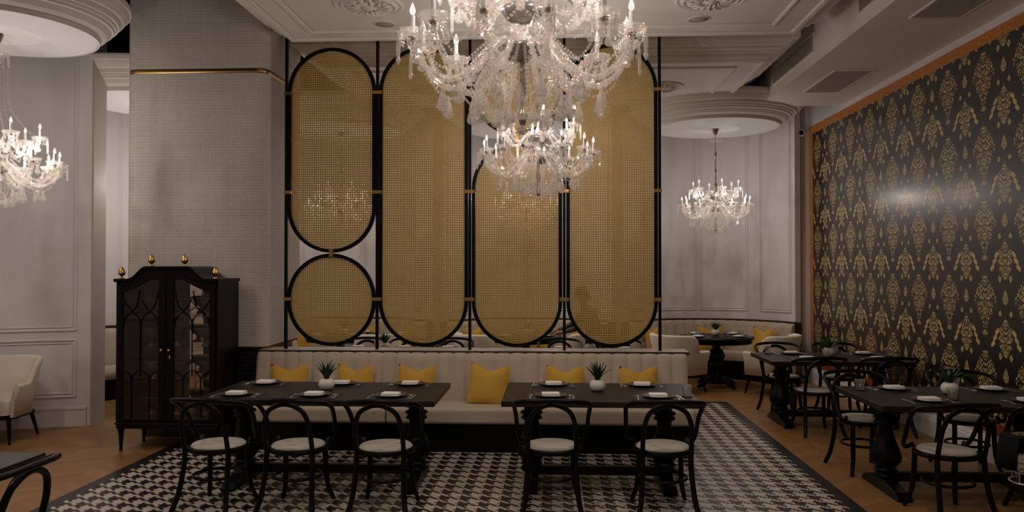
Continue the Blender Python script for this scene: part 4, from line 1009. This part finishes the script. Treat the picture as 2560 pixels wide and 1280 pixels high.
# ------------------------------------------------------------------ the server leaning over the table behind the screen
def skin(name, verts, edges, m, parent, root=0, lv=2):
    me = bpy.data.meshes.new(name); me.from_pydata([v[0] for v in verts], edges, []); me.materials.append(M[m])
    o = bpy.data.objects.new(name, me); col.objects.link(o); o.parent = parent
    s = o.modifiers.new('skin', 'SKIN'); s.use_smooth_shade = True
    if not me.skin_vertices: me.attributes.new
    sv = me.skin_vertices[0].data if me.skin_vertices else None
    if sv is None:
        bpy.context.view_layer.objects.active = o; bpy.ops.mesh.customdata_skin_add(); sv = me.skin_vertices[0].data
    for i, v in enumerate(verts): sv[i].radius = v[1] if isinstance(v[1], tuple) else (v[1], v[1]); sv[i].use_root = (i == root)
    u = o.modifiers.new('s', 'SUBSURF'); u.levels = lv; u.render_levels = lv; return o
pr = thing('person', 'person with dark hair in grey sleeves and dark clothes bending behind the cane screen', 'person', (.50, 10.80, 0))
# standing, leaning towards -x over the far table; local coordinates
V = [((0.10, 0, .92), (.15, .11)), ((.02, .02, 1.06), (.14, .10)), ((-.06, .03, 1.18), (.16, .11)), ((-.09, .03, 1.25), (.07, .06)), ((-.115, .03, 1.31), (.05, .05)),
     ((-.02, -.15, 1.19), (.055, .055)), ((-.10, -.20, 1.00), (.045, .045)), ((-.30, -.17, .93), (.036, .036)), ((-.37, -.16, .91), (.026, .03)),
     ((-.05, .20, 1.19), (.055, .055)), ((-.20, .22, 1.02), (.043, .043)), ((-.38, .16, .93), (.034, .034)), ((-.45, .14, .91), (.026, .03)),
     ((.10, -.10, .84), (.10, .10)), ((.06, -.11, .47), (.065, .065)), ((.10, -.11, .09), (.042, .042)), ((0.02, -.12, .04), (.035, .04)),
     ((.10, .10, .84), (.10, .10)), ((.10, .11, .47), (.065, .065)), ((.16, .11, .09), (.042, .042)), ((.07, .12, .04), (.035, .04))]
E_ = [(0, 1), (1, 2), (2, 3), (3, 4), (2, 5), (5, 6), (6, 7), (7, 8), (2, 9), (9, 10), (10, 11), (11, 12), (0, 13), (13, 14), (14, 15), (15, 16), (0, 17), (17, 18), (18, 19), (19, 20)]
skin('body', V, E_, 'shirt', pr)
hd = MB(); hd.ball((-.14, .03, 1.40), .085, 18, 14, (1.0, .82, 1.2)); hd.tube([(-.11, .03, 1.27), (-.125, .03, 1.36)], .05, 10)
hd.ball((-.225, .03, 1.395), .016, 8, 6, (1, .8, 1.3)); hd.ball((-.215, .03, 1.355), .014, 8, 6, (.6, 1.6, .5)); hd.ball((-.13, -.045, 1.395), .02, 8, 6, (.7, .5, 1.2)); hd.ball((-.13, .105, 1.395), .02, 8, 6, (.7, .5, 1.2))
hd.build('head', 'skin', pr)
ey = MB(); [ey.ball((-.213, .03 + s * .03, 1.412), .008, 8, 6) for s in (-1, 1)]; ey.build('eyes', 'hair', pr)
ha = MB(); ha.ball((-.125, .03, 1.425), .095, 18, 12, (1.0, .9, 1.05)); ha.ball((-.05, .03, 1.37), .05, 12, 8); ha.build('hair', 'hair', pr)
for s, (hx, hy, hz) in ((-1, (-.37, -.16, .91)), (1, (-.45, .14, .91))):
    V2 = [((hx, hy, hz), (.022, .026)), ((hx - .05, hy, hz - .01), (.018, .032)), ((hx - .085, hy, hz - .015), (.014, .034))]; E2 = [(0, 1), (1, 2)]
    for k, (dy, L_) in enumerate(((-.028, .055), (-.010, .07), (.010, .065), (.027, .05))):
        b_ = len(V2); V2 += [((hx - .09 - L_ * .5, hy + dy * 1.1, hz - .022), .0085), ((hx - .09 - L_, hy + dy * 1.15, hz - .045), .0075)]; E2 += [(2, b_), (b_, b_ + 1)]
    b_ = len(V2); V2 += [((hx - .06, hy - s * .04, hz - .02), .010), ((hx - .095, hy - s * .055, hz - .035), .008)]; E2 += [(1, b_), (b_, b_ + 1)]
    skin('hand', V2, E2, 'skin', pr, lv=1)
ap = MB(); rows = []
for z, x0, hw in ((.50, -.02, .19), (.70, -.04, .18), (.90, -.035, .17), (1.02, -.11, .15), (1.14, -.19, .11)):
    rows.append([(x0 - .03 + .05 * abs(u) ** 2, .03 + hw * u, z) for u in (-1, -.6, -.2, .2, .6, 1)])
o = ap.grid(rows, True).build('apron', 'apron', pr); o.modifiers.new('t', 'SOLIDIFY').thickness = .01
mb = MB()
for s in (-1, 1): mb.tube([(.10, s * .10, .90), (.08, s * .11, .47), (.13, s * .11, .06)], [.115, .08, .065], 12)
mb.lathe([(.165, 0), (.17, .1), (.15, .16)], 16, (.09, 0, .84)); mb.build('trousers', 'trousers', pr)
mb = MB()
for x, s in ((.06, -1), (.11, 1)): mb.ball((x, s * .115, .035), .05, 12, 8, (2.4, .9, .7))
mb.build('shoes', 'metal_black', pr)
